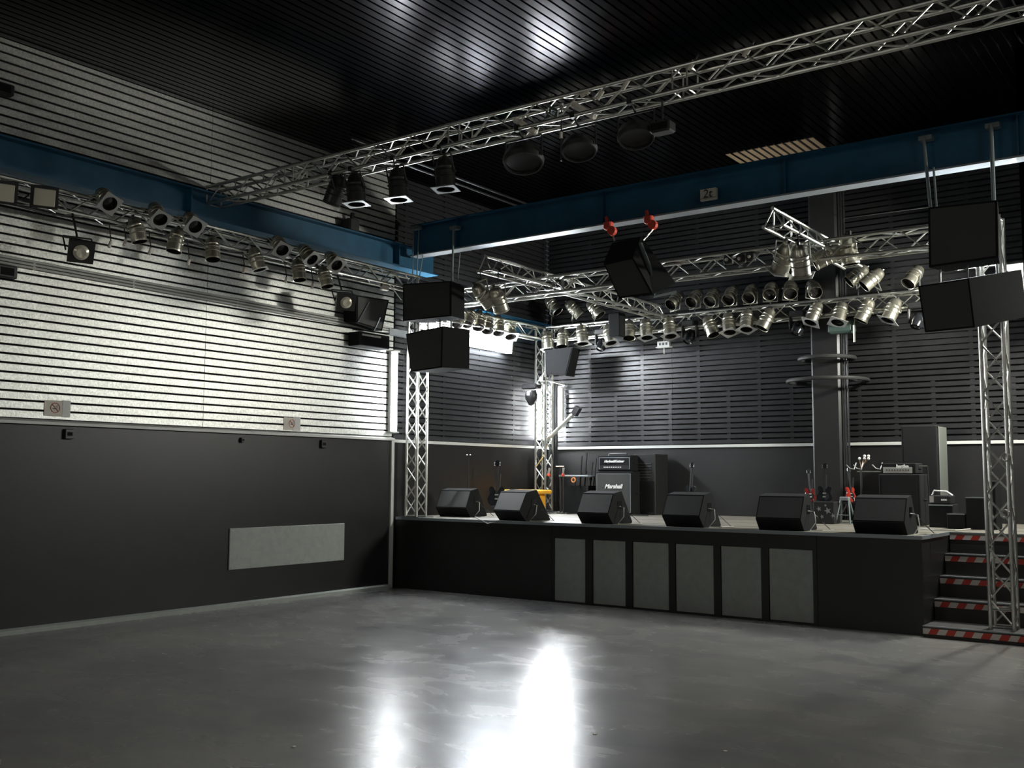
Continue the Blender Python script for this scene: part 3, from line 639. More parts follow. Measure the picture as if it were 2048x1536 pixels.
batten('house tube light added unseen on the right wall of the hall', (X1-.1, 3.0, 3.8), (X1-.1, 5.5, 3.8), .12, .08, (-1, 0, 0), m='fill')

# ---------------------------------------------------------------- things on the left wall
for i, (x0, x1, yc, hh) in enumerate(((88, 140, 817, .17), (567, 600, 848, .17))):
    A, B = on_x(x0, yc, XL), on_x(x1, yc, XL); zc = (A.z+B.z)/2; X = XL+.008
    t = thing('no_smoking_sign', 'paper no smoking sign above the white ledge, %s' % ('near the left edge of the view' if i == 0 else 'closer to the stage'), 'sign', (X, (A.y+B.y)/2, zc))
    ys = A.y+(B.y-A.y)*(.68 if i == 0 else .55)
    MB().box((X-.006, A.y, zc-hh/2), (X, ys, zc+hh/2)).obj('sheet', M['paper'], t); MB().box((X-.006, ys+.002, zc-hh/2-.005), (X+.001, B.y, zc+hh/2+.008)).obj('sheet', M['white'], t)
    yc_ = (A.y+ys)/2+(.02 if i == 0 else .06); m = Matrix(((0, 0, 1, 0), (1, 0, 0, 0), (0, 1, 0, 0), (0, 0, 0, 1)))
    MB().torus((X+.003, yc_, zc+.005), .052, .0035, 24, 5, m).obj('ring', M['red'], t)
    MB().tube((X+.003, yc_-.036, zc+.043), (X+.003, yc_+.036, zc-.032), .004, 5).obj('slash', M['red'], t)
    MB().tube((X+.003, yc_-.026, zc-.004), (X+.003, yc_+.02, zc-.004), .0045, 5).obj('cigarette', M['black'], t); MB().path([(X+.003, yc_+.022, zc+.008), (X+.003, yc_+.014, zc+.02), (X+.003, yc_+.026, zc+.032)], .003, 4).obj('smoke', M['black'], t)
A, B = on_x(457, 1098, XL), on_x(687, 1082, XL)
z0, z1 = on_x(457, 1140, XL).z, on_x(457, 1057, XL).z
t = thing('wall_panel', 'long pale grey panel low on the black left wall', 'panel', (XL, (A.y+B.y)/2, (z0+z1)/2))
MB().bevbox((XL, A.y, z0), (XL+.02, B.y, z1), .005).obj('panel', M['grille'], t)
for yy in (A.y+.04, (A.y+B.y)/2, B.y-.04):
    for zz in (z0+.03, z1-.03): MB().tube((XL+.018, yy, zz), (XL+.025, yy, zz), .008, 8).obj('screw', M['alu'], t)
t = thing('conduit_run', 'three pale conduit pipes running along the silver left wall', 'pipe', (XL+.04, 5, 3.9))
for k, dz in enumerate((0, .035, .07)): MB().tube((XL+.045, Y0+.2, 3.91+dz), (XL+.045, 11.45-.1*k, 3.80+dz), .014, 8).obj('pipe', M['white'], t)
for y in (2, 4, 5.7, 6.9, 8.4, 10): zz = 3.945-(y+4)*.0072; MB().box((XL, y-.012, zz-.05), (XL+.035, y+.012, zz+.055)).obj('pipe_clip', M['alu'], t)
MB().box((XL, 11.2, 3.76), (XL+.07, 11.75, 3.86)).obj('junction_box', M['flange'], t)
for i, (px, py, s_, lab) in enumerate(((8, 545, .13, 'small black box on the left wall under the conduits at the view edge'), (2, 180, .12, 'small black box high on the silver wall at the view edge'))):
    p = on_x(px, py, XL); t = thing('wall_box', lab, 'box', tuple(p)); MB().bevbox(p+V((0, -.12, -s_/2)), p+V((.09, .1, s_/2)), .01).obj('housing', M['black'], t); MB().box(p+V((.088, -.08, -.04)), p+V((.094, .06, .04))).obj('cover', M['cab'], t)
for i, (px, py, lab) in enumerate(((136, 868, 'small dark socket box under the ledge below the left no smoking sign'), (483, 880, 'tiny hook under the ledge in the middle of the left wall'), (645, 888, 'small dark socket box under the ledge near the stage'))):
    p = on_x(px, py, XL); s_ = .05 if i != 1 else .028; t = thing('socket_box', lab, 'socket', tuple(p)); MB().bevbox(p+V((0, -s_, -s_*1.1)), p+V((.04, s_, s_*1.1)), .006).obj('housing', M['black'], t); MB().box(p+V((.038, -s_*.6, -s_*.4)), p+V((.043, s_*.6, s_*.4))).obj('cover', M['cab'], t)
# small speaker and amplifier rack on the wall near the stage
A = on_x(712, 580, XL+.35); p = on_x(738, 625, XL+.3)
t = thing('wall_speaker', 'black wedge loudspeaker on brackets below the stage end of the wall truss', 'speaker', tuple(p))
Q = [on_x(*c, XL+.3) for c in ((712, 590), (778, 600), (764, 662), (712, 645))]; cabinet(t, Q, [q+V((-.25, 0, .03)) for q in Q]); cq = sum(Q, V())/4
G = [cq+(q-cq)*.9+V((.008, 0, 0)) for q in Q]; cabinet(t, G, [g-V((.012, 0, 0)) for g in G], 'mgrille', 'grille')
for a, b in (((738, 604), (716, 644)), ((760, 635), (748, 662))): MB().tube(on_x(*a, XL+.32), on_x(*b, XL+.32), .008, 6).obj('bracket', M['rope'], t)
p = on_x(730, 681, XL+.1)
t = thing('equipment_box', 'flat black box with pale top strip under the wall speaker', 'box', tuple(p))
A, B = on_x(696, 680, XL), on_x(758, 687, XL); MB().bevbox((XL, A.y, p.z-.1), (XL+.22, B.y, p.z+.1), .01).obj('housing', M['cab'], t); MB().box((XL+.215, A.y+.06, p.z+.045), (XL+.23, B.y-.2, p.z+.07)).obj('strip', M['white'], t)
p = on_x(769, 576, XL+.5); t = thing('junction_box', 'small pale connector box with looped cable above the wall speaker', 'box', tuple(p))
MB().bevbox(p+V((-.03, -.07, -.035)), p+V((.03, .07, .035)), .008).obj('housing', M['paper'], t); MB().path([p+V((0, -.05, .03)), p+V((0, -.06, .12)), p+V((-.03, 0, .15)), p+V((-.02, .1, .08)), p+V((0, .2, .0)), p+V((0, .36, -.12))], .008, 6).obj('cable', M['wcable'], t); MB().tube(p-V((0, .05, 0)), V((ST_X+.08, p.y-.1, ST_Z-.08)), .012).obj('bracket', M['black'], t)
p = on_x(710, 478, XL+.2); t = thing('hook_block', 'small dark block standing on the blue wall beam', 'block', tuple(p)); MB().bevbox((XL+.05, p.y-.12, 5.13), (XL+.22, p.y+.08, 5.32), .02).obj('housing', M['black'], t); MB().tube((XL+.12, p.y, 5.2), (XL+.12, p.y+.02, 5.42), .03, 8).obj('knob', M['black'], t)
for k, X in enumerate((-9.95, -9.75)):
    t = MB().tube((X, 9.6 if k else 10.5, ZC-.05), (X, YB, ZC-.05), .018, 8).obj('ceiling_conduit', M['bslat']); t['label'] = 'thin dark conduit under the ceiling along the left side, %s one' % ('outer', 'inner')[k]; t['category'] = 'pipe'

# ---------------------------------------------------------------- stage
st = thing('stage', 'black fronted raised stage with a pale edge strip', 'stage', (-6.8, YF, 0))
ZT = ZS-.03
SX0, SY1 = -3.0, 12.62
MB().prism([(XL, YF+.02), (XE, YF+.02), (XE, SY1), (XR, SY1), (XR, YB), (XL, YB)], 'z', ZT, ZS).obj('deck', M['stagetop'], st)
MB().box((XL, YF, 0), (-7.72, YF+.04, ZT)).obj('front_panel', M['panel'], st); MB().box((-7.715, YF, 0), (-4.12, YF+.04, .02)).obj('front_panel', M['panel'], st)
MB().box((-4.115, YF, 0), (XE, YF+.04, ZT)).obj('front_panel', M['panel'], st); MB().box((-7.715, YF, .845), (-4.12, YF+.04, ZT)).obj('front_panel', M['panel'], st)
XP = [-7.68, -7.19, -7.08, -6.59, -6.49, -5.98, -5.89, -5.38, -5.29, -4.78, -4.69, -4.165]
e = [-7.715]+XP+[-4.12]
for a, b in zip(e[0::2], e[1::2]): MB().box((a, YF, .02), (b, YF+.04, .845)).obj('upright', M['panel'], st)
for a, b in zip(XP[0::2], XP[1::2]): MB().bevbox((a+.004, YF+.012, .024), (b-.004, YF+.035, .84), .004).obj('grey_panel', M['grille'], st)
MB().box((XL+.03, YF-.012, ZT-.005), (XE+.01, YF+.03, ZS+.004)).obj('edge_strip', M['flange'], st, 'pale metal edge strip'); MB().box((XE-.02, YF+.03, ZT-.005), (XE+.01, SY1, ZS+.004)).obj('edge_strip', M['flange'], st)
MB().box((XE-.03, YF+.04, 0), (XE, SY1, ZT)).obj('side_panel', M['panel'], st)
# wood board joints on deck: plates
for k in range(3): MB().box((XL, YF+.8+k*1.0, ZS), (XR if k > 0 else XE-.02, YF+.806+k*1.0, ZS+.0015)).obj('deck_joint', M['dark'], st)
# stairs
sr = thing('stage_stairs', 'black stairs right of the stage with red and white striped nosings', 'stairs', (-2.5, 12, 0))
NZ = [(11.36, .12), (11.86, .35), (12.12, .58), (12.37, .81), (12.62, ZS)]
for i, (yy, zz) in enumerate(NZ):
    X2 = 1.2 if i == 0 else XR; yn = NZ[i+1][0] if i < 4 else yy+.03
    a = XE+.01
    if i == 0:
        MB().box((a, yy, zz-.025), (XR, yn, zz)).obj('tread', M['step'], sr); MB().box((XR, yy, zz-.025), (X2, 11.775, zz)).obj('tread', M['step'], sr)
    elif i < 4: MB().box((a, yy, zz-.025), (X2, yn+.01, zz)).obj('tread', M['step'], sr)
    MB().box((a, yy+.012, 0 if i == 0 else NZ[i-1][1]), (X2, yy+.03, zz-.025)).obj('riser', M['step'], sr)
    MB().box((a, yy-.006, zz-.008), (X2, yy+.012, zz+.004)).obj('nosing', M['flange'], sr, 'worn metal nosing')
    # striped tape
    z1_, z0_ = zz-.018, zz-.083; w_ = .085; x = a; k = 0
    mr, mw = MB(), MB()
    while x < X2-.02:
        x2 = min(x+w_, X2-.02); q = (mw if k % 2 == 0 else mr); sh = .035
        lo0, lo1 = max(a, x-sh), max(a, x2-sh)
        q.add([(lo0, yy+.001, z0_), (lo1, yy+.001, z0_), (x2, yy+.001, z1_), (x, yy+.001, z1_), (lo0, yy+.012, z0_), (lo1, yy+.012, z0_), (x2, yy+.012, z1_), (x, yy+.012, z1_)], [(0, 1, 2, 3), (7, 6, 5, 4), (0, 4, 5, 1), (1, 5, 6, 2), (2, 6, 7, 3), (3, 7, 4, 0)])
        x = x2; k += 1
    mw.obj('white_stripes', M['twhite'], sr, 'white stripes of the warning tape'); mr.obj('red_stripes', M['tred'], sr, 'red stripes of the warning tape')

# ---------------------------------------------------------------- black column with hoops
c0, c1 = on_y(1625, 900, 15.15), on_y(1683, 900, 15.15)
cx, cw = (c0.x+c1.x)/2, (c1.x-c0.x)
co = thing('column', 'thick square black column on the stage before the back wall', 'column', (cx, 15.2, ZS))
MB().bevbox((cx-cw/2, 15.15, ZS), (cx+cw/2, 15.46, ZC-.01), .03).obj('shaft', M['panel'], co)
for k, dx in enumerate((.05, .09, .13)): MB().tube((cx+cw/2+dx-.03, 15.2, ZS), (cx+cw/2+dx-.03, 15.2, ZC-.05), .015, 8).obj('conduit', M['bslat'], co)
pt = on_y(1662, 750, 15.0-.5)
MB().torus((cx+.03, 15.16, pt.z-.02), .58, .028, 40, 8).obj('hoop', M['cable'], co, 'wide black hoop round the column')
MB().torus((cx+.03, 15.16, on_y(1655, 711, 14.75).z), .40, .03, 36, 8).obj('hoop', M['cable'], co, 'smaller black hoop round the column')
for a in (0.8, 2.3, 3.9, 5.5):
    MB().tube((cx+.03+.2*math.cos(a), 15.16+.2*math.sin(a), pt.z+.05), (cx+.03+.57*math.cos(a), 15.16+.57*math.sin(a), pt.z-.02), .01, 6).obj('spoke', M['cable'], co)

# pipes and rail in the rear left corner
t = thing('pipe_bundle', 'bundle of dark upright pipes right of the rear left tower', 'pipe', tuple(on_y(1103, 900, 15.2)))
for px, r in ((1098, .03), (1104, .035), (1110, .025)):
    q = on_y(px, 900, 15.2); MB().tube((q.x, 15.25, ZS), (q.x, 15.25, 3.35), r, 10).obj('pipe', M['bslat'], t)
A, B = on_y(1092, 882, 15.0), on_y(1153, 822, 15.1)
t = thing('arm_rail', 'pale pipe slanting up from the rear left tower towards the wall', 'pipe', tuple(A)); MB().tube(A, B, .032, 12).obj('pipe', M['alu'], t); MB().cbox(B, (.1, .1, .16), Matrix.Rotation(.6, 3, 'Y')).obj('clamp', M['black'], t)
for dx in (.0, .02): MB().tube(A+V((dx+.05, .05, -.05)), V((A.x+.1, 15.3, ZS+.02)), .012, 6).obj('cable', M['cable'], t)
q0, q1 = on_y(1118, 770, 15.4), on_y(1130, 845, 15.4)
batten('slim upright tube light on the back wall above the slanting pipe', (q0.x+.04, 15.36, 2.55), (q0.x+.04, 15.36, 3.25), .075, .1, (.15, -1, 0), m='hot')

# ---------------------------------------------------------------- monitors along the stage edge
def wedge(label, px_l, px_r, py, W, rz, sc=1.):
    c = on_y((px_l+px_r)/2, py, 11.62 if px_l > 900 else 12.15); c.z = ZS
    t = thing('stage_monitor', label, 'speaker', tuple(c), 'wedge monitors along the stage edge')
    m = Matrix.Translation(c) @ Matrix.Rotation(rz, 4, 'Z')
    P = [(0, 0), (-.115, .135), (.02, .40), (.20, .43), (.46, .02), (.44, 0)]
    P = [(a*sc, b*sc) for a, b in P]
    MB().prism(P[::-1], 'x', -W/2, W/2, m).obj('cabinet', M['cab'], t)
    # carpeted rear face plate and grille on the far side
    def face(p, q, off, i0, i1, name, material):
        d = V((0, q[0]-p[0], q[1]-p[1])); n = V((0, d.z, -d.y)).normalized()*-1
        if n.y > 0 and name == 'rear_panel': n = -n
        A = V((0, p[0], p[1]))+d*.06; B = V((0, p[0], p[1]))+d*.94
        vs = [A+V((-W/2+i0, 0, 0)), A+V((W/2-i0, 0, 0)), B+V((W/2-i0, 0, 0)), B+V((-W/2+i0, 0, 0))]
        vs2 = [v+n*off for v in vs]; MB().add([m @ v for v in vs+vs2], [(0, 3, 2, 1), (4, 5, 6, 7), (0, 1, 5, 4), (1, 2, 6, 5), (2, 3, 7, 6), (3, 0, 4, 7)]).obj(name, material, t)
    face(P[1], P[2], .004, .012, .012, 'rear_panel', M['mgrille'])
    face(P[4], P[3], .006, .02, .02, 'grille', M['mgrille'])
    MB().box((W/2-.001, .10*sc, .20*sc), (W/2+.006, .20*sc, .30*sc), m).obj('jack_plate', M['blackg'], t)
    pts = [V((W/2+.008, .15, .23)), V((W/2+.08, .13, .22)), V((W/2+.11, .08, .1)), V((W/2+.06, .02, .01)), V((W/2+.16, .15, .01)), V((W/2+.25, .3, .01))]
    MB().path([m @ (p_*sc) for p_ in pts], .006, 6).obj('cable', M['wcable'], t, 'pale cable plugged into the side')
    MB().path([m @ (p_*sc+V((0, .04, 0))) for p_ in [V((W/2+.008, .15, .25)), V((W/2+.09, .16, .16)), V((W/2+.13, .25, .09)), V((W/2+.2, .3, .01))]], .005, 6).obj('cable', M['cable'], t)
MW = [(886, 934, 1030, .56, .08), (1003, 1047, 1043, .56, -.22), (1172, 1217, 1047, .50, -.05), (1345, 1395, 1053, .52, -.03), (1534, 1592, 1059, .54, .03), (1731, 1794, 1066, .56, .02)]
ML = ['wedge monitor at the left end of the stage by the tower', 'wedge monitor in front of the yellow case', 'wedge monitor in front of the tall guitar amplifier', 'wedge monitor in front of the lone black guitar', 'wedge monitor just left of the black column foot', 'wedge monitor at the right end of the stage by the stairs']
for (a, b, py, W, rz), lab in zip(MW, ML): wedge(lab, a, b, py, W, rz)

# ---------------------------------------------------------------- backline
def ybox(x0, y0, x1, y1, Y, depth, bottom=ZS):
    A, B = on_y(x0, y0, Y), on_y(x1, y1, Y); return V((A.x, Y, bottom if bottom is not None else B.z)), V((B.x, Y+depth, A.z))
def amp(label, name, x0, y0, x1, Y, depth, bottom, texts=(), cat='amplifier', face='mgrille', mat_='cab', trim=True):
    A = on_y(x0, y0, Y); B = on_y(x1, y0, Y); lo, hi = V((A.x, Y, bottom)), V((B.x, Y+depth, A.z))
    t = thing(name, label, cat, ((A.x+B.x)/2, Y+depth/2, bottom)); MB().bevbox(lo, hi, .012).obj('cabinet', M[mat_], t)
    MB().box((lo.x+.04, Y-.006, lo.z+.04), (hi.x-.04, Y, hi.z-.04)).obj('grille', M[face], t)
    if trim:
        for z_ in (hi.z-.042, lo.z+.034): MB().box((lo.x+.035, Y-.009, z_), (hi.x-.035, Y-.001, z_+.008)).obj('piping', M['flange'], t)
        for x_ in (lo.x+.034, hi.x-.042): MB().box((x_, Y-.009, lo.z+.034), (x_+.008, Y-.001, hi.z-.034)).obj('piping', M['flange'], t)
    for s_ in (0, 1): MB().tube((hi.x if s_ else lo.x, Y+depth/2-.07, (lo.z+hi.z)/2), (hi.x if s_ else lo.x, Y+depth/2+.07, (lo.z+hi.z)/2), .012, 6).obj('handle', M['black'], t)
    return t, lo, hi
AY = 14.7
t, lo, hi = amp('tall guitar speaker cabinet with white script lettering', 'guitar_cabinet', 1190, 943, 1265, AY, .36, ZS)
tx = text_mb('Marshall', .098, V(((lo.x+hi.x)/2, AY-.012, on_y(1225, 973, AY).z)), (1, 0, .0), (0, 0, 1), .35, .003, .003); tx.obj('lettering', M['letter'], t)
zc = hi.z
t, lo, hi = amp('black amplifier head with white script on top of the guitar cabinet', 'amplifier_head', 1195, 911, 1263, AY+.03, .28, zc+.003, face='blackg')
text_mb('Hughes&Kettner', .055, V(((lo.x+hi.x)/2, AY+.015, hi.z-.1)), (1, 0, 0), (0, 0, 1), .35, .003, .0025).obj('lettering', M['letter'], t)
MB().box((lo.x+.05, AY+.018, lo.z+.03), (hi.x-.05, AY+.026, lo.z+.1)).obj('control_strip', M['bslat'], t)
for k in range(10): MB().tube((lo.x+.14+k*.035, AY+.005, lo.z+.068), (lo.x+.14+k*.035, AY+.019, lo.z+.068), .009, 8).obj('knob', M['letter'], t)
MB().path([(lo.x+.15, AY+.15, hi.z), (lo.x+.16, AY+.15, hi.z+.03), (hi.x-.16, AY+.15, hi.z+.03), (hi.x-.15, AY+.15, hi.z)], .01, 6).obj('carry_handle', M['black'], t)
# rack right of it
A, B = on_y(1268, 908, 14.95), on_y(1310, 908, 14.95)
t = thing('equipment_rack', 'tall black equipment rack right of the guitar amplifier', 'rack', ((A.x+B.x)/2, 15.1, ZS)); MB().bevbox((A.x, 14.95, ZS), (B.x, 15.4, A.z), .01).obj('housing', M['black'], t)
for k in range(6): zz = A.z-.17-k*.045; MB().box((A.x+.04, 14.94, zz), (B.x-.07, 14.951, zz+.02)).obj('vent_slat', M['mgrille'], t)
MB().box((A.x+.03, 14.935, ZS+.05), (B.x-.03, 14.951, ZS+.55)).obj('door', M['cab'], t)
# leaning mic stands / cases left of amp
t = thing('stand_bundle', 'bundle of folded black stands leaning left of the guitar amplifier', 'stand', tuple(on_y(1178, 960, 14.9)))
for (a, b) in (((1164, 912), (1157, 1022)), ((1174, 906), (1166, 1020)), ((1185, 925), (1176, 1022)), ((1193, 912), (1182, 1021))):
    P_, Q_ = on_y(*a, 15.0), on_y(*b, 14.85); Q_.z = ZS+.01; m = MB(); m.tube(P_, Q_, .013, 8); m.tube(P_+(Q_-P_)*.3, P_+(Q_-P_)*.36, .024, 8); m.tube(P_+(Q_-P_)*.8, Q_+V((.03, .02, 0)), .02, 8); m.obj('folded_stand', M['bslat'], t)
# work table
A, B = on_y(1117, 950, 14.6), on_y(1176, 950, 14.6)
t = thing('side_table', 'dark table with a pale top edge behind the monitors left of the amplifier', 'table', ((A.x+B.x)/2, 14.8, ZS))
MB().bevbox((A.x, 14.6, A.z-.03), (B.x, 15.1, A.z), .006).obj('tabletop', M['flange'], t)
for x_ in (A.x+.03, B.x-.03):
    for y_ in (14.63, 15.07): MB().tube((x_, y_, ZS), (x_, y_, A.z-.03), .014, 8).obj('leg', M['black'], t)
MB().box((A.x+.06, 14.66, ZS+.001), (B.x-.06, 15.02, A.z-.18)).obj('crate', M['cab'], t)
p = on_y(1147, 960, 14.55); t = thing('orange_coil', 'small orange cable coil hanging at the front of the dark table', 'cable', tuple(p)); MB().torus(p, .036, .012, 20, 6, Matrix.Rotation(1.5, 4, 'X') @ Matrix.Scale(.6, 4, (0, 0, 1))).obj('coil', mat('orange_rubber', (.6, .22, .05), .5), t); MB().box(p+V((-.012, 0, .02)), p+V((.012, .06, .035))).obj('hook', M['black'], t)
for i, px in enumerate((1098, 1126)):
    p = on_y(px, 949, 14.5); t = thing('microphone', 'microphone with red collar pointing up, %s of the two by the tower' % ('left', 'right')[i], 'microphone', tuple(p), 'upright microphones with red collars')
    MB().lathe([(.0005, .02), (.025, .015), (.03, 0), (.025, -.02), (.02, -.03)], 12, Matrix.Translation(p)).obj('collar', M['redp'], t); MB().tube(p+V((0, 0, .015)), p+V((.01, 0, .11)), .014, 8, .02).obj('body', M['silver2'], t); MB().tube(V((p.x, p.y, ZS)), p-V((0, 0, .02)), .01, 6).obj('stand', M['black'], t); MB().lathe([(.12, 0), (.12, .01), (.02, .02)], 14, Matrix.Translation((p.x, p.y, ZS))).obj('base', M['black'], t)
p = on_y(1120, 934, 14.55); t = thing('boom_clip', 'small chrome clip on a boom above the dark table', 'clip', tuple(p)); MB().tube(p-V((.08, 0, -.01)), p+V((.08, 0, .01)), .009, 6).obj('bar', M['alu'], t); MB().tube(V((p.x, p.y, ZS)), p, .009, 6).obj('stand', M['black'], t)
# yellow case
A, B = on_y(1004, 979, 13.9), on_y(1071, 981, 13.9)
t = thing('yellow_case', 'bright yellow plastic cart behind the second monitor', 'cart', ((A.x+B.x)/2, 14.1, ZS))
zt = A.z
MB().bevbox((A.x, 13.9, zt-.07), (B.x, 14.4, zt), .02).obj('top_tray', M['yellow'], t)
MB().prism([(B.x-.01, zt-.07), (B.x-.20, zt-.07), (B.x-.17, zt-.16), (B.x-.09, zt-.30), (B.x-.02, zt-.32), (B.x-.02, zt-.26), (B.x-.07, zt-.22), (B.x-.07, zt-.12)], 'y', 13.9, 13.95).obj('side_bracket', M['yellow'], t)
MB().bevbox((A.x+.02, 13.95, ZS+.06), (B.x-.12, 14.38, zt-.072), .02).obj('body', M['yellow'], t); MB().box((B.x-.24, 13.944, zt-.18), (B.x-.13, 13.95, zt-.08)).obj('label_sheet', M['paper'], t)
for x_ in (A.x+.06, B.x-.18):
    MB().tube((x_, 13.98, ZS+.035), (x_, 14.02, ZS+.035), .034, 10).obj('wheel', M['black'], t)
# guitars
def guitar(label, px, top, bot, Y, bm, tilt=0., stand=True, shape='single'):
    A = on_y(px, top, Y); B = on_y(px, bot, Y); H = A.z-B.z; c = V((B.x, Y, B.z))
    t = thing('electric_guitar', label, 'guitar', tuple(c), 'guitars on stands')
    m = Matrix.Translation(c) @ Matrix.Rotation(tilt, 4, 'Z') @ Matrix.Rotation(-.12, 4, 'X') @ Matrix.Scale(H, 4)
    body = [(0, 0), (.13, .015), (.19, .08), (.2, .16), (.15, .24), (.14, .29), (.17, .34), (.16, .39), (.10, .42), (.06, .38), (.04, .34), (-.04, .34), (-.07, .40), (-.12, .43), (-.17, .40), (-.17, .34), (-.14, .29), (-.15, .24), (-.2, .16), (-.19, .08), (-.13, .015)]
    MB().prism(body, 'y', -.025, .025, m).obj('body', bm, t)
    MB().prism([(.03, .06), (.11, .1), (.12, .2), (.06, .27), (-.02, .28), (-.03, .15)], 'y', -.031, -.024, m).obj('pickguard', M['blackg'] if bm is not M['blackg'] else M['letter' if 0 else 'bslat'], t)
    MB().box((-.025, -.045, .28), (.025, -.015, .86), m).obj('neck', M['bslat'], t); MB().prism([(-.025, .86), (.025, .86), (.05, .9), (.045, .99), (0, 1.0), (-.045, .97), (-.05, .9)], 'y', -.04, -.02, m).obj('headstock', M['blackg'], t)
    for k in range(2): MB().box((-.04, -.036, .14+k*.09), (.04, -.026, .165+k*.09), m).obj('pickup', M['silver2'], t)
    for k in (-1, 1):
        for j in range(3): MB().tube(m @ V((k*.045, -.03, .89+j*.03)), m @ V((k*.07, -.03, .89+j*.03)), .008*H, 6).obj('tuning_peg', M['silver2'], t)
    if stand:
        s = thing('guitar_stand', 'black stand under the %s' % label, 'stand', tuple(c))
        for dx, dy in ((-.16, -.12), (.16, -.12), (0, .22)): MB().tube(c+V((0, .06, .1)), V((c.x+dx, Y+dy, ZS+.01)), .01, 6).obj('leg', M['black'], s)
        MB().tube(c+V((-.1, -.05, -.015)), c+V((.1, -.05, -.015)), .012, 6).obj('cradle', M['black'], s); MB().tube(c+V((0, .06, .1)), c+V((0, .10, H*.7)), .009, 6).obj('upright', M['black'], s)
    return t
guitar('glossy black guitar left of the yellow cart', 993, 920, 1012, 13.3, M['blackg'], .5)
guitar('lone black guitar before the pale lower back wall', 1380, 924, 1006, 14.2, M['blackg'], -.35)
guitar('black guitar leaning at the foot of the column', 1649, 926, 1006, 14.0, M['blackg'], 0)
guitar('dark red guitar partly behind the column guitar', 1621, 938, 1004, 14.6, M['redd'], .9)
guitar('bright red guitar right of the column', 1703, 934, 1004, 14.4, M['redg'], 1.2)
# flower-printed box under the column guitar
A, B = on_y(1626, 1003, 13.7), on_y(1668, 1003, 13.7)
t = thing('sticker_box', 'square black box with pale star stickers on its front', 'box', ((A.x+B.x)/2, 13.8, ZS)); MB().bevbox((A.x, 13.7, ZS), (B.x, 13.95, A.z), .01).obj('housing', M['black'], t)
for sx, sz, rr in ((.08, .25, .035), (.2, .22, .05), (.12, .12, .03), (.27, .14, .035), (.17, .31, .02)):
    poly = [(A.x+sx+rr*(1 if k % 2 else .4)*math.cos(k*math.pi/5), ZS+sz*.8+rr*(1 if k % 2 else .4)*math.sin(k*math.pi/5)) for k in range(10)]
    MB().prism(poly, 'y', 13.695, 13.701).obj('sticker', M['flange'], t)
# small step ladder
A, B = on_y(1680, 995, 13.9), on_y(1700, 995, 13.9)
t = thing('step_ladder', 'small grey A-frame trestle right of the sticker box', 'trestle', ((A.x+B.x)/2, 13.9, ZS))
cxx = (A.x+B.x)/2
for dx in (-.1, .1):
    for dy in (-.12, .12): MB().tube((cxx+dx*.5, 13.9, A.z), (cxx+dx, 13.9+dy, ZS), .012, 6).obj('leg', M['rope'], t)
MB().bevbox((cxx-.06, 13.86, A.z-.04), (cxx+.06, 13.94, A.z+.01), .006).obj('cap', M['flange'], t); MB().tube((cxx-.08, 13.82, ZS+.12), (cxx+.08, 13.82, ZS+.12), .008, 6).obj('rung', M['rope'], t)
# bass amp with lit faceplate
t, lo, hi = amp('black bass speaker cabinet right of the column', 'bass_cabinet', 1757, 948, 1840, 14.0, .42, ZS, trim=False, face='cab')
zc = hi.z
t, lo2, hi2 = amp('bass amplifier head with silver faceplate and white lettering', 'amplifier_head', 1762, 926, 1832, 14.05, .34, zc+.003, trim=False, face='blackg')
MB().box((lo2.x+.03, 14.034, lo2.z+.01), (hi2.x-.05, 14.046, lo2.z+.09)).obj('faceplate', M['silver2'], t)
text_mb('hartke', .06, V((lo2.x+.28, 14.036, hi2.z-.045)), (1, 0, 0), (0, 0, 1), 0, .003, .003).obj('lettering', M['letter'], t)
for k in range(9): MB().tube((lo2.x+.08+k*.035, 14.02, lo2.z+.05), (lo2.x+.08+k*.035, 14.035, lo2.z+.05), .009, 8).obj('knob', M['black'], t)
# microphone clips bunch
bp = on_y(1722, 935, 14.25)
t = thing('clip_stand', 'microphone cable rack topped by five round white clips', 'stand', (bp.x, 14.25, ZS))
for px, py in ((1719, 917), (1729, 917), (1737, 917), (1729, 912), (1737, 912)):
    q = on_y(px, py, 14.25); MB().lathe([(.0005, .02), (.014, .015), (.021, 0), (.014, -.015), (.0005, -.02)], 12, Matrix.Translation(q)).obj('white_ball', M['letter'], t); MB().tube(q, bp, .006, 6).obj('stalk', M['wood'], t)
MB().tube((bp.x, 14.25, ZS+.02), bp, .016, 8).obj('upright', M['black'], t)
q0, q1 = on_y(1714, 943, 14.25), on_y(1762, 943, 14.25)
MB().tube(q0, q1, .009, 6).obj('rail', M['alu'], t); MB().lathe([(.16, 0), (.16, .015), (.02, .025)], 14, Matrix.Translation((bp.x, 14.25, ZS))).obj('base', M['black'], t)
for px in (1700, 1714, 1752): q = on_y(px, 934, 14.2); MB().path([q+V((-.05, 0, .03)), q+V((.0, 0, -.02)), q+V((.06, 0, -.03)), q+V((.09, 0, .06))], .008, 6).obj('hook', M['silver2'], t)
p = on_y(1842, 932, 14.2); t = thing('boom_clip', 'chrome microphone boom joint above the bass amplifier right side', 'clip', tuple(p)); MB().tube(p-V((.06, 0, 0)), p+V((.08, 0, .0)), .008, 6).obj('bar', M['alu'], t); MB().lathe([(.0005, .02), (.02, 0), (.0005, -.02)], 10, Matrix.Translation(p-V((.04, .01, .06)))).obj('knob', M['alu'], t); MB().tube(V((p.x+.1, p.y, ZS)), p+V((.08, 0, 0)), .009, 6).obj('stand', M['black'], t)
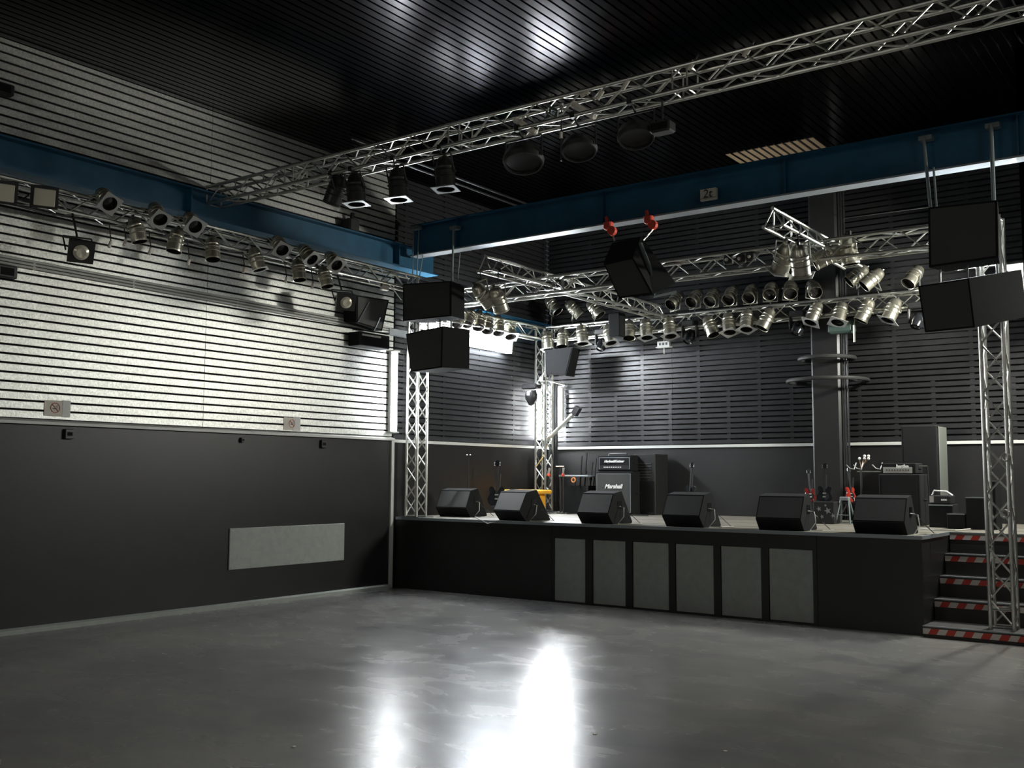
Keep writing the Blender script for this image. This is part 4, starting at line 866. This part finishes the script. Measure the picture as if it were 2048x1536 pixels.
# tall PA speaker behind
A, B = on_y(1801, 851, 14.6), on_y(1874, 851, 14.6); zb = on_y(1850, 985, 14.6).z
t = thing('tall_speaker', 'tall dark loudspeaker with rounded corner behind the bass amplifier', 'speaker', ((A.x+B.x)/2, 14.8, ZS)); MB().bevbox((A.x, 14.6, ZS), (B.x, 15.05, A.z), .02).obj('cabinet', M['cab'], t)
MB().box((A.x+.03, 14.592, ZS+.3), (B.x-.03, 14.6, A.z-.04)).obj('grille', M['cab'], t); MB().bevbox((B.x+.002, 14.62, ZS), (B.x+.02, 15.03, A.z-.02), .008).obj('side_panel', M['sidegrey'], t, 'side panel painted paler as if lit')
# mixer and crates right
A, B = on_y(1857, 1008, 13.7), on_y(1905, 1008, 13.7)
t = thing('flight_case', 'low black case under the small mixer right of the last monitor', 'case', ((A.x+B.x)/2, 13.85, ZS)); MB().bevbox((A.x, 13.7, ZS), (B.x, 14.0, A.z), .008).obj('housing', M['cab'], t); MB().box((A.x, 13.693, A.z-.02), (B.x, 13.70, A.z-.005)).obj('edge', M['flange'], t)
zc = A.z
t = thing('small_mixer', 'small mixer with a pale handle on the low black case', 'mixer', ((A.x+B.x)/2, 13.85, zc)); MB().bevbox((A.x+.01, 13.72, zc+.001), (B.x-.03, 13.98, zc+.11), .01).obj('housing', M['black'], t); MB().box((A.x+.15, 13.712, zc+.045), (B.x-.07, 13.72, zc+.065)).obj('strip', M['letter'], t); MB().box((A.x+.01, 13.712, zc+.02), (A.x+.06, 13.72, zc+.1)).obj('corner', M['silver2'], t)
MB().path([(A.x+.02, 13.8, zc+.11), (A.x+.05, 13.8, zc+.17), (A.x+.2, 13.8, zc+.16), (A.x+.27, 13.8, zc+.11)], .012, 6).obj('handle', M['letter'], t)
for i, (x0, x1, yt, Y, lab) in enumerate(((1893, 1930, 1027, 13.45, 'lowest of the three black stepped crates near the stairs'), (1930, 1972, 994, 13.45, 'middle black stepped crate near the stairs'), (1969, 1990, 961, 13.5, 'highest black stepped crate half behind the truss tower'))):
    A, B = on_y(x0, yt, Y), on_y(x1, yt, Y); t = thing('crate', lab, 'crate', ((A.x+B.x)/2, Y+.15, ZS), 'stepped black crates'); MB().bevbox((A.x+.002, Y, ZS), (B.x-.002, Y+.35, A.z), .008).obj('housing', M['cab'], t); MB().box((A.x+.005, Y-.004, A.z-.012), (B.x-.005, Y+.002, A.z)).obj('edge', M['flange'], t)
t = thing('stage_cable', 'pale cable lying on the stage floor before the stepped crates', 'cable', tuple(on_z(1900, 1058, ZS)))
MB().path([on_z(px, py, ZS+.012) for px, py in ((1830, 1056), (1870, 1060), (1910, 1061), (1940, 1058), (1965, 1052), (1985, 1048))], .009, 6).obj('cable', M['wcable'], t)
t = thing('stage_cable', 'thin cable drooping over the stage edge between the two left monitors', 'cable', tuple(on_z(970, 1035, ZS)))
MB().path([on_z(945, 1030, ZS+.01), on_z(958, 1038, ZS+.01), on_y(962, 1040, YF-.02), on_y(975, 1047, YF-.025), on_y(990, 1044, YF-.02), on_z(1000, 1040, ZS+.01)], .006, 6).obj('cable', M['wcable'], t)
t = thing('floor_cables', 'tangle of dark cables on the stage behind the third monitor', 'cable', tuple(on_z(1120, 1023, ZS)))
for k in range(4): MB().path([V((-9.6+.35*k+.12*math.sin(a*2+k), 14.3+.1*math.cos(a*3+k), ZS+.015)) + V((a*.12, .03*k, 0)) for a in range(6)], .011, 6).obj('cable', M['cable'], t)
# mic clips far left
p = on_x(937, 910, XL+.35); t = thing('mic_clips', 'pair of tiny pale clips on a thin stand by the side wall', 'stand', (p.x, p.y, ZS))
for dx in (-.03, .035): MB().lathe([(.0005, .015), (.016, 0), (.0005, -.015)], 10, Matrix.Translation(p+V((dx, 0, 0)))).obj('clip', M['letter'], t)
MB().tube((p.x, p.y, ZS), p-V((0, 0, .01)), .009, 6).obj('upright', M['black'], t); MB().tube(p-V((.04, 0, .01)), p+V((.045, 0, -.01)), .006, 6).obj('bar', M['black'], t)
# clamps on the right tower
for i, (px, py) in enumerate(((2012, 915), (2010, 1028))):
    p = on_y(px, py, TR.y-.13); t = thing('truss_clamp', 'metal hook clamp on the right truss tower, %s one' % ('upper', 'lower')[i], 'clamp', tuple(p)); MB().torus(p, .04, .009, 16, 6, Matrix.Rotation(1.3, 4, 'X')).obj('hook', M['alu'], t); MB().tube(p+V((.03, 0, .02)), V((TR.x+.11, TR.y-.11, p.z+.03)), .012, 6).obj('bolt', M['alu'], t)
# floor litter
for i, (px, py) in enumerate(((1190, 1468), (1451, 1502), (588, 1493), (1772, 1178))):
    if i < 3:
        p = on_z(px, py, .003); t = MB().cbox(p, (.025, .018, .004), Matrix.Rotation(i, 3, 'Z')).obj('paper_scrap', M['paper']); t['label'] = 'tiny white scrap on the concrete floor, %s' % ('just right of the glossy highlight', 'the rightmost one', 'the leftmost one')[i]; t['category'] = 'litter'
